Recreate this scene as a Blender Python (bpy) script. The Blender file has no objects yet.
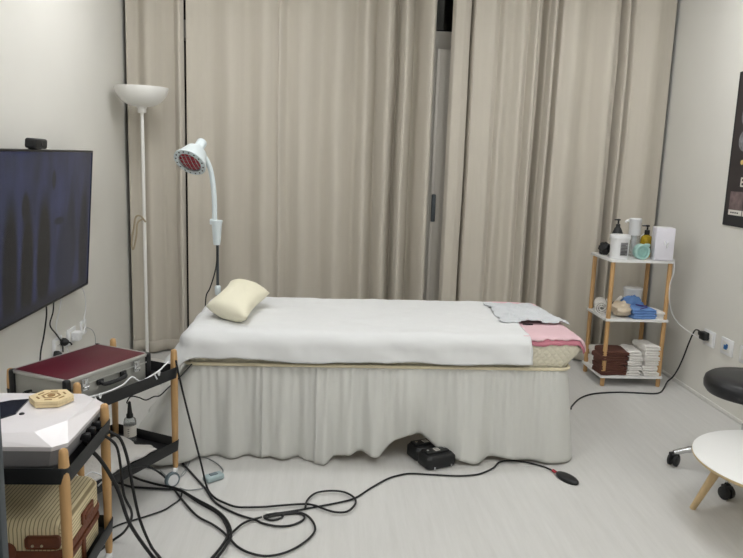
import bpy, bmesh, math, random
from mathutils import Vector, Matrix, noise
C = bpy.context.scene.collection
R_ = math.radians
PI = math.pi
random.seed(7)

# ------------------------------------------------------------------ helpers
def lin(c):
    c = c / 255.0
    return c / 12.92 if c <= 0.04045 else ((c + 0.055) / 1.055) ** 2.4

def mat(name, rgb, rough=0.6, metal=0.0, var=0.0, vscale=8.0, bump=0.0, bscale=60.0, stretch=(1, 1, 1),
        coat=0.0, trans=0.0, emit=None, estr=0.0, alpha=1.0, sheen=0.0, ior=1.45, spec=0.5):
    m = bpy.data.materials.new(name)
    m.use_nodes = True
    nt = m.node_tree
    b = nt.nodes['Principled BSDF']
    col = (lin(rgb[0]), lin(rgb[1]), lin(rgb[2]), 1)
    b.inputs['Base Color'].default_value = col
    b.inputs['Roughness'].default_value = rough
    b.inputs['Metallic'].default_value = metal
    b.inputs['Coat Weight'].default_value = coat
    b.inputs['Transmission Weight'].default_value = trans
    b.inputs['Alpha'].default_value = alpha
    b.inputs['Sheen Weight'].default_value = sheen
    b.inputs['IOR'].default_value = ior
    b.inputs['Specular IOR Level'].default_value = spec
    if emit:
        b.inputs['Emission Color'].default_value = (lin(emit[0]), lin(emit[1]), lin(emit[2]), 1)
        b.inputs['Emission Strength'].default_value = estr
    if var or bump:
        tc = nt.nodes.new('ShaderNodeTexCoord')
        mp = nt.nodes.new('ShaderNodeMapping')
        mp.inputs['Scale'].default_value = stretch
        nt.links.new(tc.outputs['Object'], mp.inputs['Vector'])
    if var:
        n = nt.nodes.new('ShaderNodeTexNoise')
        n.inputs['Scale'].default_value = vscale
        n.inputs['Detail'].default_value = 4
        nt.links.new(mp.outputs['Vector'], n.inputs['Vector'])
        r = nt.nodes.new('ShaderNodeValToRGB')
        r.color_ramp.elements[0].position = 0.3
        r.color_ramp.elements[1].position = 0.7
        r.color_ramp.elements[0].color = tuple(max(0, c * (1 - var)) for c in col[:3]) + (1,)
        r.color_ramp.elements[1].color = tuple(min(1, c * (1 + var)) for c in col[:3]) + (1,)
        nt.links.new(n.outputs['Fac'], r.inputs['Fac'])
        nt.links.new(r.outputs['Color'], b.inputs['Base Color'])
    if bump:
        n2 = nt.nodes.new('ShaderNodeTexNoise')
        n2.inputs['Scale'].default_value = bscale
        n2.inputs['Detail'].default_value = 5
        nt.links.new(mp.outputs['Vector'], n2.inputs['Vector'])
        bp = nt.nodes.new('ShaderNodeBump')
        bp.inputs['Strength'].default_value = bump
        bp.inputs['Distance'].default_value = 0.01
        nt.links.new(n2.outputs['Fac'], bp.inputs['Height'])
        nt.links.new(bp.outputs['Normal'], b.inputs['Normal'])
    return m

class MB:
    """collects shapes into one mesh"""
    def __init__(s):
        s.v = []; s.f = []
    def add(s, vs, fs, M=None):
        o = len(s.v)
        s.v += [tuple(M @ Vector(p)) if M else tuple(p) for p in vs]
        s.f += [tuple(i + o for i in f) for f in fs]
        return s
    def bm(s, b, M=None):
        b.verts.ensure_lookup_table(); b.verts.index_update()
        s.add([v.co.copy() for v in b.verts], [[v.index for v in f.verts] for f in b.faces], M)
        b.free(); return s
    def box(s, c, d, bev=0.0, seg=2, M=None):
        b = bmesh.new(); bmesh.ops.create_cube(b, size=1)
        for v in b.verts: v.co = Vector((v.co.x * d[0], v.co.y * d[1], v.co.z * d[2]))
        if bev: bmesh.ops.bevel(b, geom=b.edges[:], offset=bev, segments=seg, profile=0.5, affect='EDGES')
        for v in b.verts: v.co += Vector(c)
        return s.bm(b, M)
    def loft(s, loops, cap=True, M=None, closed=True):
        n = len(loops[0]); vs = [p for l in loops for p in l]; fs = []
        for i in range(len(loops) - 1):
            for j in range(n if closed else n - 1):
                a = i * n + j; b_ = i * n + (j + 1) % n
                fs.append((a, b_, b_ + n, a + n))
        if cap:
            fs.append(tuple(range(n))[::-1]); k = (len(loops) - 1) * n
            fs.append(tuple(range(k, k + n)))
        return s.add(vs, fs, M)
    def lathe(s, prof, n=32, M=None, cap=True):
        return s.loft([[(r * math.cos(2 * PI * k / n), r * math.sin(2 * PI * k / n), z) for k in range(n)] for r, z in prof], cap, M)
    def cyl(s, p0, p1, r0, r1=None, n=20):
        p0 = Vector(p0); p1 = Vector(p1); r1 = r0 if r1 is None else r1
        d = p1 - p0; M = Matrix.Translation(p0) @ d.to_track_quat('Z', 'Y').to_matrix().to_4x4()
        return s.lathe([(r0, 0), (r1, d.length)], n, M)
    def tube(s, pts, r, n=8, sub=6, M=None):
        P = catmull([Vector(p) for p in pts], sub) if sub > 1 else [Vector(p) for p in pts]
        loops = []; up = None
        for i, p in enumerate(P):
            t = (P[min(i + 1, len(P) - 1)] - P[max(i - 1, 0)])
            t = t.normalized() if t.length > 1e-9 else Vector((0, 0, 1))
            if up is None:
                up = t.orthogonal().normalized()
            else:
                up = (up - t * up.dot(t))
                up = up.normalized() if up.length > 1e-6 else t.orthogonal().normalized()
            w = t.cross(up)
            rr = r[min(i, len(r) - 1)] if isinstance(r, (list, tuple)) else r
            loops.append([p + up * rr * math.cos(2 * PI * k / n) + w * rr * math.sin(2 * PI * k / n) for k in range(n)])
        return s.loft(loops, True, M)
    def grid(s, nu, nv, fn, M=None):
        vs = [fn(i / nu, j / nv) for j in range(nv + 1) for i in range(nu + 1)]
        fs = [(j * (nu + 1) + i, j * (nu + 1) + i + 1, (j + 1) * (nu + 1) + i + 1, (j + 1) * (nu + 1) + i) for j in range(nv) for i in range(nu)]
        return s.add(vs, fs, M)
    def prism(s, poly, z0, z1, M=None):
        return s.loft([[(x, y, z0) for x, y in poly], [(x, y, z1) for x, y in poly]], True, M)

def catmull(P, sub):
    if len(P) < 3: return P
    Q = [P[0] * 2 - P[1]] + P + [P[-1] * 2 - P[-2]]
    out = []
    for i in range(1, len(Q) - 2):
        p0, p1, p2, p3 = Q[i - 1:i + 3]
        for k in range(sub):
            t = k / sub
            out.append(0.5 * ((2 * p1) + (p2 - p0) * t + (2 * p0 - 5 * p1 + 4 * p2 - p3) * t * t + (3 * p1 - p0 - 3 * p2 + p3) * t ** 3))
    out.append(P[-1]); return out

def rrect(w, l, r, z=0, n=5, cx=0, cy=0):
    o = []
    for sx, sy, a0 in ((1, 1, 0), (-1, 1, 90), (-1, -1, 180), (1, -1, 270)):
        for k in range(n + 1):
            a = R_(a0 + 90 * k / n)
            o.append((cx + sx * (w / 2 - r) + r * math.cos(a), cy + sy * (l / 2 - r) + r * math.sin(a), z))
    return o

def obj(name, mb, m, parent=None, smooth=40, solid=0.0, solid_off=-1.0, subd=0, recenter=None):
    me = bpy.data.meshes.new(name)
    vs = mb.v
    if recenter is None: recenter = parent is None
    off = Vector((0, 0, 0))
    if recenter:
        xs = [p[0] for p in vs]; ys = [p[1] for p in vs]; zs = [p[2] for p in vs]
        off = Vector(((min(xs) + max(xs)) / 2, (min(ys) + max(ys)) / 2, min(zs)))
        vs = [tuple(Vector(p) - off) for p in vs]
    me.from_pydata(vs, [], mb.f); me.update()
    b = bmesh.new(); b.from_mesh(me); bmesh.ops.recalc_face_normals(b, faces=b.faces[:]); b.to_mesh(me); b.free()
    if smooth:
        me.polygons.foreach_set('use_smooth', [True] * len(me.polygons))
        if smooth < 180: me.set_sharp_from_angle(angle=R_(smooth))
    me.materials.append(m)
    o = bpy.data.objects.new(name, me); C.objects.link(o)
    o.location = off
    if parent is not None: o.parent = parent
    if solid:
        md = o.modifiers.new('cloth_thickness', 'SOLIDIFY'); md.thickness = solid; md.offset = solid_off
    if subd:
        md = o.modifiers.new('smooth', 'SUBSURF'); md.levels = subd; md.render_levels = subd
    return o

def tag(o, label, cat, group=None):
    o['label'] = label; o['category'] = cat
    if group: o['group'] = group
    return o

def thing(name, label, cat, loc=(0, 0, 0), rotz=0, group=None):
    o = bpy.data.objects.new(name, None); C.objects.link(o)
    o.empty_display_size = 0.05
    o.location = loc; o.rotation_euler = (0, 0, rotz)
    return tag(o, label, cat, group)

def struct(name, mb, m, parent=None, **k):
    o = obj(name, mb, m, parent, **k)
    if parent is None: o['kind'] = 'structure'
    return o

def copy_tree(o, parent=None):
    c = o.copy(); C.objects.link(c); c.parent = parent
    for ch in o.children: copy_tree(ch, c)
    return c

def fb(p, sc=1.0, seed=0.0, oct=3):
    return noise.fractal(Vector((p[0] * sc + seed, p[1] * sc - seed * 0.7, p[2] * sc + seed * 1.3)), 0.6, 2.0, oct)

def interp(tab, x):
    if x <= tab[0][0]: return tab[0][1]
    for (a, va), (b, vb) in zip(tab, tab[1:]):
        if x <= b: return va + (vb - va) * (x - a) / (b - a)
    return tab[-1][1]

def interp_cos(tab, x):
    if x <= tab[0][0]: return tab[0][1]
    for (a, va), (b, vb) in zip(tab, tab[1:]):
        if x <= b:
            t = (x - a) / (b - a); t = (1 - math.cos(PI * t)) / 2
            return va + (vb - va) * t
    return tab[-1][1]

# ------------------------------------------------------------------ camera
F = 705.0
Rm = ((0.99784455, -0.0564919, 0.03339049), (0.02320071, -0.17226383, -0.98477759), (0.06138393, 0.98342963, -0.17058187))
CAM = Vector((0, 0, 1.45))
right, down, fwd = Vector(Rm[0]), Vector(Rm[1]), Vector(Rm[2])
cam = bpy.data.cameras.new('camera'); co = bpy.data.objects.new('camera', cam); C.objects.link(co)
M3 = Matrix((right, -down, -fwd)).transposed()
co.matrix_world = Matrix.Translation(CAM) @ M3.to_4x4()
cam.sensor_fit = 'HORIZONTAL'; cam.sensor_width = 36.0; cam.lens = F / 743.0 * 36.0
cam.clip_start = 0.05
bpy.context.scene.camera = co

def on_floor(u, w, z=0.005):
    """measured photo point -> point on the floor (height z)"""
    d = right * ((u - 371.5) / F) + down * ((w - 279.0) / F) + fwd
    t = (z - CAM.z) / d.z
    return CAM + d * t

def at_y(u, w, y):
    d = right * ((u - 371.5) / F) + down * ((w - 279.0) / F) + fwd
    return CAM + d * (y / d.y)
def at_x(u, w, x):
    d = right * ((u - 371.5) / F) + down * ((w - 279.0) / F) + fwd
    return CAM + d * (x / d.x)

# ------------------------------------------------------------------ materials
def floor_mat():
    m = bpy.data.materials.new('pale_laminate'); m.use_nodes = True
    nt = m.node_tree; L = nt.links; N = nt.nodes.new
    b = nt.nodes['Principled BSDF']; b.inputs['Roughness'].default_value = 0.42
    b.inputs['Specular IOR Level'].default_value = 0.35
    tc = N('ShaderNodeTexCoord'); mp = N('ShaderNodeMapping'); mp.inputs['Rotation'].default_value = (0, 0, R_(-78))
    L.new(tc.outputs['Object'], mp.inputs['Vector'])
    br = N('ShaderNodeTexBrick'); br.inputs['Scale'].default_value = 1.0
    br.inputs['Brick Width'].default_value = 1.2; br.inputs['Row Height'].default_value = 0.19
    br.inputs['Mortar Size'].default_value = 0.0012; br.inputs['Mortar Smooth'].default_value = 0.4
    br.inputs['Color1'].default_value = (0.46, 0.46, 0.46, 1); br.inputs['Color2'].default_value = (0.54, 0.54, 0.54, 1)
    br.inputs['Mortar'].default_value = (0.40, 0.40, 0.40, 1)
    L.new(mp.outputs['Vector'], br.inputs['Vector'])
    mp2 = N('ShaderNodeMapping'); mp2.inputs['Rotation'].default_value = (0, 0, R_(12)); mp2.inputs['Scale'].default_value = (14, 1.0, 1)
    L.new(tc.outputs['Object'], mp2.inputs['Vector'])
    n = N('ShaderNodeTexNoise'); n.inputs['Scale'].default_value = 2.6; n.inputs['Detail'].default_value = 6; n.inputs['Roughness'].default_value = 0.75
    L.new(mp2.outputs['Vector'], n.inputs['Vector'])
    r = N('ShaderNodeValToRGB')
    r.color_ramp.elements[0].position = 0.25; r.color_ramp.elements[0].color = (lin(200), lin(199), lin(195), 1)
    r.color_ramp.elements[1].position = 0.75; r.color_ramp.elements[1].color = (lin(213), lin(212), lin(209), 1)
    L.new(n.outputs['Fac'], r.inputs['Fac'])
    mx = N('ShaderNodeMix'); mx.data_type = 'RGBA'; mx.blend_type = 'OVERLAY'; mx.inputs[0].default_value = 0.12
    L.new(r.outputs['Color'], mx.inputs[6]); L.new(br.outputs['Color'], mx.inputs[7])
    L.new(mx.outputs[2], b.inputs['Base Color'])
    return m

def quilt_mat():
    m = mat('quilted_cream', (226, 220, 200), 0.8)
    nt = m.node_tree; L = nt.links; N = nt.nodes.new; b = nt.nodes['Principled BSDF']
    tc = N('ShaderNodeTexCoord'); sep = N('ShaderNodeSeparateXYZ'); L.new(tc.outputs['Object'], sep.inputs[0])
    def mth(op, a, bb=None):
        q = N('ShaderNodeMath'); q.operation = op
        for i, v in enumerate((a, bb)):
            if v is None: continue
            if isinstance(v, (int, float)): q.inputs[i].default_value = v
            else: L.new(v, q.inputs[i])
        return q.outputs[0]
    s = mth('ADD', sep.outputs[0], sep.outputs[1])
    a = mth('SINE', mth('MULTIPLY', mth('ADD', s, sep.outputs[2]), 95))
    c = mth('SINE', mth('MULTIPLY', mth('SUBTRACT', s, sep.outputs[2]), 95))
    h = mth('POWER', mth('ABSOLUTE', mth('MULTIPLY', a, c)), 0.4)
    bp = N('ShaderNodeBump'); bp.inputs['Strength'].default_value = 0.7; bp.inputs['Distance'].default_value = 0.006
    L.new(h, bp.inputs['Height']); L.new(bp.outputs['Normal'], b.inputs['Normal'])
    return m

def screen_mat():
    """dim emissive screen: navy noise with dark upright shapes mixed in"""
    m = bpy.data.materials.new('screen_navy'); m.use_nodes = True
    nt = m.node_tree; L = nt.links; N = nt.nodes.new; b = nt.nodes['Principled BSDF']
    b.inputs['Base Color'].default_value = (0.004, 0.005, 0.008, 1); b.inputs['Roughness'].default_value = 0.18
    b.inputs['Specular IOR Level'].default_value = 0.3
    tc = N('ShaderNodeTexCoord')
    mp0 = N('ShaderNodeMapping'); mp0.inputs['Scale'].default_value = (1, 2.5, 1.2); L.new(tc.outputs['Object'], mp0.inputs['Vector'])
    n = N('ShaderNodeTexNoise'); n.inputs['Scale'].default_value = 3.0; n.inputs['Detail'].default_value = 5; L.new(mp0.outputs['Vector'], n.inputs['Vector'])
    r = N('ShaderNodeValToRGB')
    r.color_ramp.elements[0].position = 0.3; r.color_ramp.elements[0].color = (lin(24), lin(30), lin(52), 1)
    r.color_ramp.elements[1].position = 0.7; r.color_ramp.elements[1].color = (lin(44), lin(52), lin(88), 1)
    L.new(n.outputs['Fac'], r.inputs['Fac'])
    cur = r.outputs['Color']
    # (y, z, half width, half height) of the dark shapes, local to the screen
    for (y, z, wy, wz, col) in ((-0.97, -.17, .055, .36, (15, 16, 20)), (-0.80, -.18, .05, .33, (14, 15, 18)), (-0.83, .12, .03, .07, (15, 16, 22)), (-.62, -.14, .06, .33, (13, 14, 18)),
                                (-.28, -.1, .05, .30, (20, 26, 46)), (-.09, -.14, .05, .36, (16, 20, 32)), (-.36, -.2, .08, .25, (26, 32, 54)), (-.52, .23, .018, .05, (18, 20, 34)), (-.44, .03, .05, .02, (24, 28, 44)),
                                (-.6, -.40, .9, .09, (24, 27, 40))):
        mp = N('ShaderNodeMapping'); mp.vector_type = 'TEXTURE'
        mp.inputs['Location'].default_value = (0, y, z); mp.inputs['Scale'].default_value = (10, wy * 1.6, wz * 1.1)
        L.new(tc.outputs['Object'], mp.inputs['Vector'])
        g = N('ShaderNodeTexGradient'); g.gradient_type = 'SPHERICAL'; L.new(mp.outputs['Vector'], g.inputs['Vector'])
        mr = N('ShaderNodeMapRange'); mr.inputs['From Min'].default_value = 0.0; mr.inputs['From Max'].default_value = 0.35
        L.new(g.outputs['Fac'], mr.inputs['Value'])
        mx = N('ShaderNodeMix'); mx.data_type = 'RGBA'
        L.new(mr.outputs['Result'], mx.inputs[0]); L.new(cur, mx.inputs[6])
        mx.inputs[7].default_value = (lin(col[0]), lin(col[1]), lin(col[2]), 1)
        cur = mx.outputs[2]
    L.new(cur, b.inputs['Emission Color']); b.inputs['Emission Strength'].default_value = 0.75
    return m

def pinstripe_mat():
    m = mat('pinstripe_cream', (222, 208, 170), 0.55)
    nt = m.node_tree; L = nt.links; N = nt.nodes.new; b = nt.nodes['Principled BSDF']
    tc = N('ShaderNodeTexCoord'); w = N('ShaderNodeTexWave'); w.bands_direction = 'X'; w.inputs['Scale'].default_value = 27.0
    sp_ = N('ShaderNodeSeparateXYZ'); L.new(tc.outputs['Object'], sp_.inputs[0])
    sn = N('ShaderNodeSeparateXYZ'); L.new(tc.outputs['Normal'], sn.inputs[0])
    ab = N('ShaderNodeMath'); ab.operation = 'ABSOLUTE'; L.new(sn.outputs[0], ab.inputs[0])
    gt = N('ShaderNodeMath'); gt.operation = 'GREATER_THAN'; gt.inputs[1].default_value = .6; L.new(ab.outputs[0], gt.inputs[0])
    ma = N('ShaderNodeMath'); ma.operation = 'MULTIPLY_ADD'; L.new(gt.outputs[0], ma.inputs[0]); L.new(sp_.outputs[2], ma.inputs[1]); L.new(sp_.outputs[0], ma.inputs[2])
    cb_ = N('ShaderNodeCombineXYZ'); L.new(ma.outputs[0], cb_.inputs[0]); L.new(cb_.outputs[0], w.inputs['Vector'])
    r = N('ShaderNodeValToRGB'); r.color_ramp.elements[0].position = 0.06; r.color_ramp.elements[1].position = 0.22
    r.color_ramp.elements[0].color = (lin(150), lin(134), lin(100), 1); r.color_ramp.elements[1].color = (lin(224), lin(210), lin(172), 1)
    L.new(w.outputs['Fac'], r.inputs['Fac']); L.new(r.outputs['Color'], b.inputs['Base Color'])
    return m

def curtain_mat(name, rgb):
    m = mat(name, rgb, 0.85, sheen=0.15)
    nt = m.node_tree; L = nt.links; N = nt.nodes.new; b = nt.nodes['Principled BSDF']
    tc = N('ShaderNodeTexCoord'); mp = N('ShaderNodeMapping'); mp.inputs['Scale'].default_value = (1, 1, 0.03)
    L.new(tc.outputs['Object'], mp.inputs['Vector'])
    n = N('ShaderNodeTexNoise'); n.inputs['Scale'].default_value = 45; n.inputs['Detail'].default_value = 6; L.new(mp.outputs['Vector'], n.inputs['Vector'])
    r = N('ShaderNodeValToRGB'); r.color_ramp.elements[0].position = 0.3; r.color_ramp.elements[1].position = 0.7
    c = [lin(q) for q in rgb]
    r.color_ramp.elements[0].color = (c[0] * .985, c[1] * .985, c[2] * .982, 1); r.color_ramp.elements[1].color = (c[0] * 1.015, c[1] * 1.015, c[2] * 1.015, 1)
    L.new(n.outputs['Fac'], r.inputs['Fac']); L.new(r.outputs['Color'], b.inputs['Base Color'])
    return m

M = dict(
    floor=floor_mat(), wall=mat('wall_paint', (222, 220, 213), 0.85, var=.012, vscale=3, bump=.04, bscale=220),
    ceil=mat('ceiling_paint', (236, 236, 232), 0.9, var=.01),
    trim=mat('white_trim', (228, 227, 222), 0.5, var=.01),
    frame=mat('window_frame_grey', (198, 193, 184), 0.45, var=.02, stretch=(6, 6, .5)),
    glass=mat('night_glass', (255, 255, 255), 0.02, trans=1.0, ior=1.45),
    dark=mat('night_outside', (10, 12, 16), 0.9, var=.1),
    curtain=curtain_mat('curtain_cloth', (198, 191, 178)),
    sheet=mat('white_sheet_cloth', (226, 227, 227), 0.85, bump=.12, bscale=14, stretch=(1, 3, 1), sheen=.1),
    skirt=mat('skirt_cloth', (212, 212, 207), 0.8, bump=.10, bscale=16, stretch=(2, 2, .6)),
    quilt=quilt_mat(), piping=mat('cream_piping', (226, 216, 186), 0.7, var=.02),
    pillow=mat('cream_pillow', (238, 233, 210), 0.8, bump=.15, bscale=18),
    pink=mat('pink_towel', (224, 190, 196), 0.95, bump=.3, bscale=150, var=.03),
    pinkd=mat('deep_pink_layer', (192, 122, 136), 0.95, bump=.3, bscale=150, var=.03),
    paper=mat('crinkled_paper', (208, 211, 214), 0.7, bump=.25, bscale=22, var=.02),
    darkfill=mat('near_black_fill', (40, 30, 34), 0.9, var=.1),
    wood=mat('honey_wood', (196, 156, 106), 0.5, var=.10, vscale=12, stretch=(6, 6, .8)),
    woodp=mat('pale_wood', (206, 180, 138), 0.5, var=.08, vscale=14, stretch=(6, 6, .8)),
    ply=mat('plywood_edge', (200, 178, 138), 0.6, var=.12, vscale=10, stretch=(1, 1, 25)),
    hexw=mat('carved_wood', (224, 204, 162), 0.6, var=.08, vscale=20, stretch=(1, 6, 1)),
    hexd=mat('carved_wood_dark', (150, 118, 74), 0.7, var=.08, vscale=20),
    blackp=mat('black_plastic', (26, 27, 29), 0.45, var=.08, bump=.05, bscale=200),
    rubber=mat('black_rubber', (22, 23, 25), 0.5, var=.08),
    paleteal=mat('pale_teal_grey', (160, 178, 180), 0.5, var=.02),
    cablegrey=mat('grey_cable', (150, 154, 154), 0.5, var=.03),
    whitep=mat('white_plastic', (232, 233, 234), 0.35, var=.01),
    whitec=mat('lilac_white_plastic', (228, 226, 234), 0.4, var=.01),
    greytyre=mat('grey_tyre', (112, 126, 132), 0.6, var=.05),
    alu=mat('brushed_aluminium', (196, 196, 192), 0.35, metal=.75, var=.03, stretch=(20, 1, 1)),
    alup=mat('grey_case_panel', (170, 170, 164), 0.45, metal=.3, var=.04),
    burg=mat('burgundy_panel', (84, 12, 30), 0.45, var=.08, vscale=60),
    chrome=mat('chrome', (210, 212, 214), 0.18, metal=1.0, var=.01),
    mach=mat('pearl_white_shell', (240, 236, 238), 0.3, coat=.3, var=.005),
    machg=mat('grey_under_shell', (168, 166, 168), 0.45, var=.03),
    scr=mat('dark_touch_screen', (30, 33, 44), 0.25, var=.05),
    stripe=pinstripe_mat(), leather=mat('brown_leather', (112, 64, 42), 0.5, var=.12, vscale=20, bump=.2, bscale=90),
    brass=mat('pale_metal', (206, 196, 170), 0.3, metal=.9, var=.02),
    tvscreen=screen_mat(), tvb=mat('black_bezel', (16, 17, 20), 0.35, var=.05),
    lampw=mat('lamp_white', (236, 235, 230), 0.45, var=.008),
    irw=mat('pale_cyan_white', (222, 232, 234), 0.35, var=.008),
    red=mat('red_bulb', (170, 40, 56), 0.2, coat=.5, var=.15, vscale=30),
    beige=mat('beige_cord', (168, 154, 130), 0.8, var=.06),
    white=mat('white_laminate', (238, 238, 236), 0.35, var=.006),
    towel=mat('white_towel', (236, 233, 228), 0.95, bump=.4, bscale=140, var=.015),
    brown=mat('brown_towel', (96, 62, 52), 0.98, bump=.5, bscale=140, var=.08),
    blue=mat('blue_towel', (110, 148, 204), 0.95, bump=.4, bscale=140, var=.05),
    purple=mat('purple_cord', (70, 54, 120), 0.8, var=.05),
    teal=mat('teal_plastic', (168, 204, 196), 0.5, var=.04), teald=mat('teal_ring', (146, 188, 180), 0.5, var=.04),
    oil=mat('golden_oil', (214, 182, 44), 0.1, trans=.55, var=.02), oild=mat('dark_oil_label', (70, 58, 20), 0.5, var=.1),
    clear=mat('clear_plastic', (236, 240, 240), 0.08, trans=.85, ior=1.2, var=.005),
    label=mat('label_grey', (150, 150, 150), 0.6, var=.03), ink=mat('ink', (60, 60, 64), 0.7, var=.05),
    bagm=mat('clear_bag_beige', (206, 190, 166), 0.3, var=.1, vscale=25, bump=.5, bscale=40, coat=.4),
    bluei=mat('blue_mark', (46, 112, 176), 0.5, var=.03),
    poster=mat('poster_dark', (52, 46, 48), 0.45, var=.15, vscale=4), posterd=mat('poster_border', (36, 37, 40), 0.5, var=.05),
    postp=mat('poster_picture', (112, 96, 96), 0.5, var=.35, vscale=25), posti=mat('poster_icon', (122, 122, 126), 0.5, var=.3, vscale=50),
    postw=mat('poster_white', (226, 222, 214), 0.5, var=.02), postg=mat('poster_gold', (214, 190, 120), 0.5, var=.05),
    steel=mat('slate_grey_metal', (74, 80, 84), 0.5, var=.05), stool=mat('black_vinyl', (28, 29, 32), 0.38, var=.06, bump=.06, bscale=120),
    lightd=mat('light_diffuser', (250, 250, 250), 0.5, emit=(252, 253, 255), estr=22.5, var=.002),
)

# ------------------------------------------------------------------ the room
XL, XR, YF, YB, ZC = -1.41, 2.40, -1.3, 5.32, 2.75
W = 0.12
struct('floor', MB().box(((XL + XR) / 2, (YF + YB) / 2, -.05), (XR - XL + 2 * W, YB - YF + 2 * W, .1)), M['floor'], smooth=0)
struct('ceiling', MB().box(((XL + XR) / 2, (YF + YB) / 2, ZC + .05), (XR - XL + 2 * W, YB - YF + 2 * W, .1)), M['ceil'], smooth=0)
struct('wall_left', MB().box((XL - W / 2, (YF + YB) / 2, ZC / 2), (W, YB - YF, ZC)), M['wall'], smooth=0)
struct('wall_right', MB().box((XR + W / 2, (YF + YB) / 2, ZC / 2), (W, YB - YF, ZC)), M['wall'], smooth=0)
struct('wall_front', MB().box(((XL + XR) / 2, YF - W / 2, ZC / 2), (XR - XL + 2 * W, W, ZC)), M['wall'], smooth=0)
struct('night_backdrop', MB().box(((XL + XR) / 2, YB + W / 2, ZC / 2), (XR - XL + 2 * W, W, ZC)), M['dark'], smooth=0)  # slab behind the panes, night darkness put into its colour
struct('baseboard_right', MB().box((XR - .004, (YF + 5.1) / 2, .012), (.010, 5.1 - YF, .024), .003), M['trim'])
struct('baseboard_left', MB().box((XL + .004, (YF + 5.1) / 2, .012), (.010, 5.1 - YF, .024), .003), M['trim'])
# full-width window with a sliding sash, night outside
yw = 5.2
win = struct('window_1', MB().box(((XL + XR) / 2, yw, 2.275), (XR - XL, .09, .125), .004), M['frame'])
Lw = Vector(win.location)
def wpart(name, mb, m, **k):
    o = obj(name, mb, m, win, **k); o.location = -Lw
    return o
fr = MB()
fr.box(((XL + XR) / 2, yw, ZC - .03), (XR - XL, .09, .06), .004).box(((XL + XR) / 2, yw, .03), (XR - XL, .09, .06), .004)
for x in (XL + .03, .40, XR - .03): fr.box((x, yw, ZC / 2), (.06, .085, ZC), .004)
wpart('window_frame', fr, M['frame'])
sash = MB().box((.83, yw - .08, 1.13), (.24, .035, 2.16), .004).box((.735, yw - .103, 1.13), (.02, .012, 2.16), .003)
wpart('sash_stile', sash, M['frame'])
hd = wpart('handle', MB().box((.748, yw - .112, 1.10), (.03, .022, .2), .008, 3), M['steel'])
wpart('pane', MB().box(((XL + XR) / 2, yw + .02, 2.53), (XR - XL - .1, .008, .35)), M['glass'], smooth=0)
wpart('pane', MB().box(((XL + XR) / 2, yw + .02, 1.13), (XR - XL - .1, .008, 2.13)), M['glass'], smooth=0)

# ------------------------------------------------------------------ unseen ceiling lights
def unseen_ceiling_light(x, y, label):  # out of view; drum shape and spread chosen to brighten upper walls and curtain
    t = thing('unseen_ceiling_light', label, 'ceiling light', (x, y, ZC - .13), 0, 'unseen round ceiling lights')
    obj('frame', MB().lathe([(.215, .105), (.22, .11), (.22, .13), (.05, .13)], 40), M['trim'], t)
    obj('diffuser', MB().lathe([(.004, 0), (.14, .004), (.185, .02), (.205, .05), (.21, .105)], 40), M['lightd'], t)
LIGHTS = ((-.65, 3.7, 'unseen round ceiling light over the heat lamp end of the bed'), (1.65, 3.7, 'unseen round ceiling light in front of the corner shelf'),
          (-.65, 2.0, 'unseen round ceiling light over the trolleys'), (1.65, 2.0, 'unseen round ceiling light over the white table'),
          (-.65, .2, 'unseen round ceiling light behind the camera on the television side'), (1.65, .2, 'unseen round ceiling light behind the camera on the poster side'))
for a in LIGHTS: unseen_ceiling_light(*a)

# ------------------------------------------------------------------ curtains
def curtain(name, label, knots, z0, z1, group, yb=5.0, nx=260, drift=0.012, seed=0.0, amp=1.3):
    xa, xb = knots[0][0], knots[-1][0]
    def fn(u, v):
        x = xa + (xb - xa) * u; z = z0 + (z1 - z0) * v
        xs = x + drift * fb((x * 1.5, z * .5, seed), 1.0, seed) * min(1, 8 * u, 8 * (1 - u))
        k = 1.0 + .25 * (1 - v)
        y = yb + interp_cos(knots, xs) * k * amp + .006 * fb((x * 7, z * .35, 0), 1.0, seed + 3)
        return (x, y, z)
    t = thing(name, label, 'curtain', ((xa + xb) / 2, yb, z0), 0, group)
    mb = MB().grid(nx, 24, fn)
    o = obj('drape', mb, M['curtain'], t, smooth=180, solid=.003); o.location = (-(xa + xb) / 2, -yb, -z0)
    def hem(u, v):
        p = fn(u, 0); return (p[0], p[1] - .004 - .001 * v, z0 + .08 * v)
    h = obj('hem', MB().grid(nx, 2, hem), M['curtain'], t, smooth=180, solid=.002); h.location = o.location
    return t
G = 'floor length beige curtains'
curtain('curtain', 'narrow beige curtain panel in the corner behind the white floor lamp',
        [(-1.385, .0), (-1.32, .03), (-1.245, -.005), (-1.15, .045), (-1.08, .05), (-1.03, -.012), (-1.006, .01)], .012, 2.71, G, nx=110, seed=1.2)
curtain('curtain', 'wide beige curtain panel in the middle behind the bed and heat lamp',
        [(-.989, .0), (-.90, .012), (-.83, .02), (-.70, -.004), (-.576, .022), (-.462, -.004), (-.37, .012), (-.361, .0), (-.305, .022), (-.193, -.004), (-.071, .026), (.038, -.006),
         (.16, .032), (.228, -.004), (.303, .04), (.379, -.012), (.447, .045), (.495, -.012), (.564, .05), (.674, -.02), (.70, .02)], .012, 2.71, G, nx=380, seed=4.1, amp=2.2)
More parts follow.
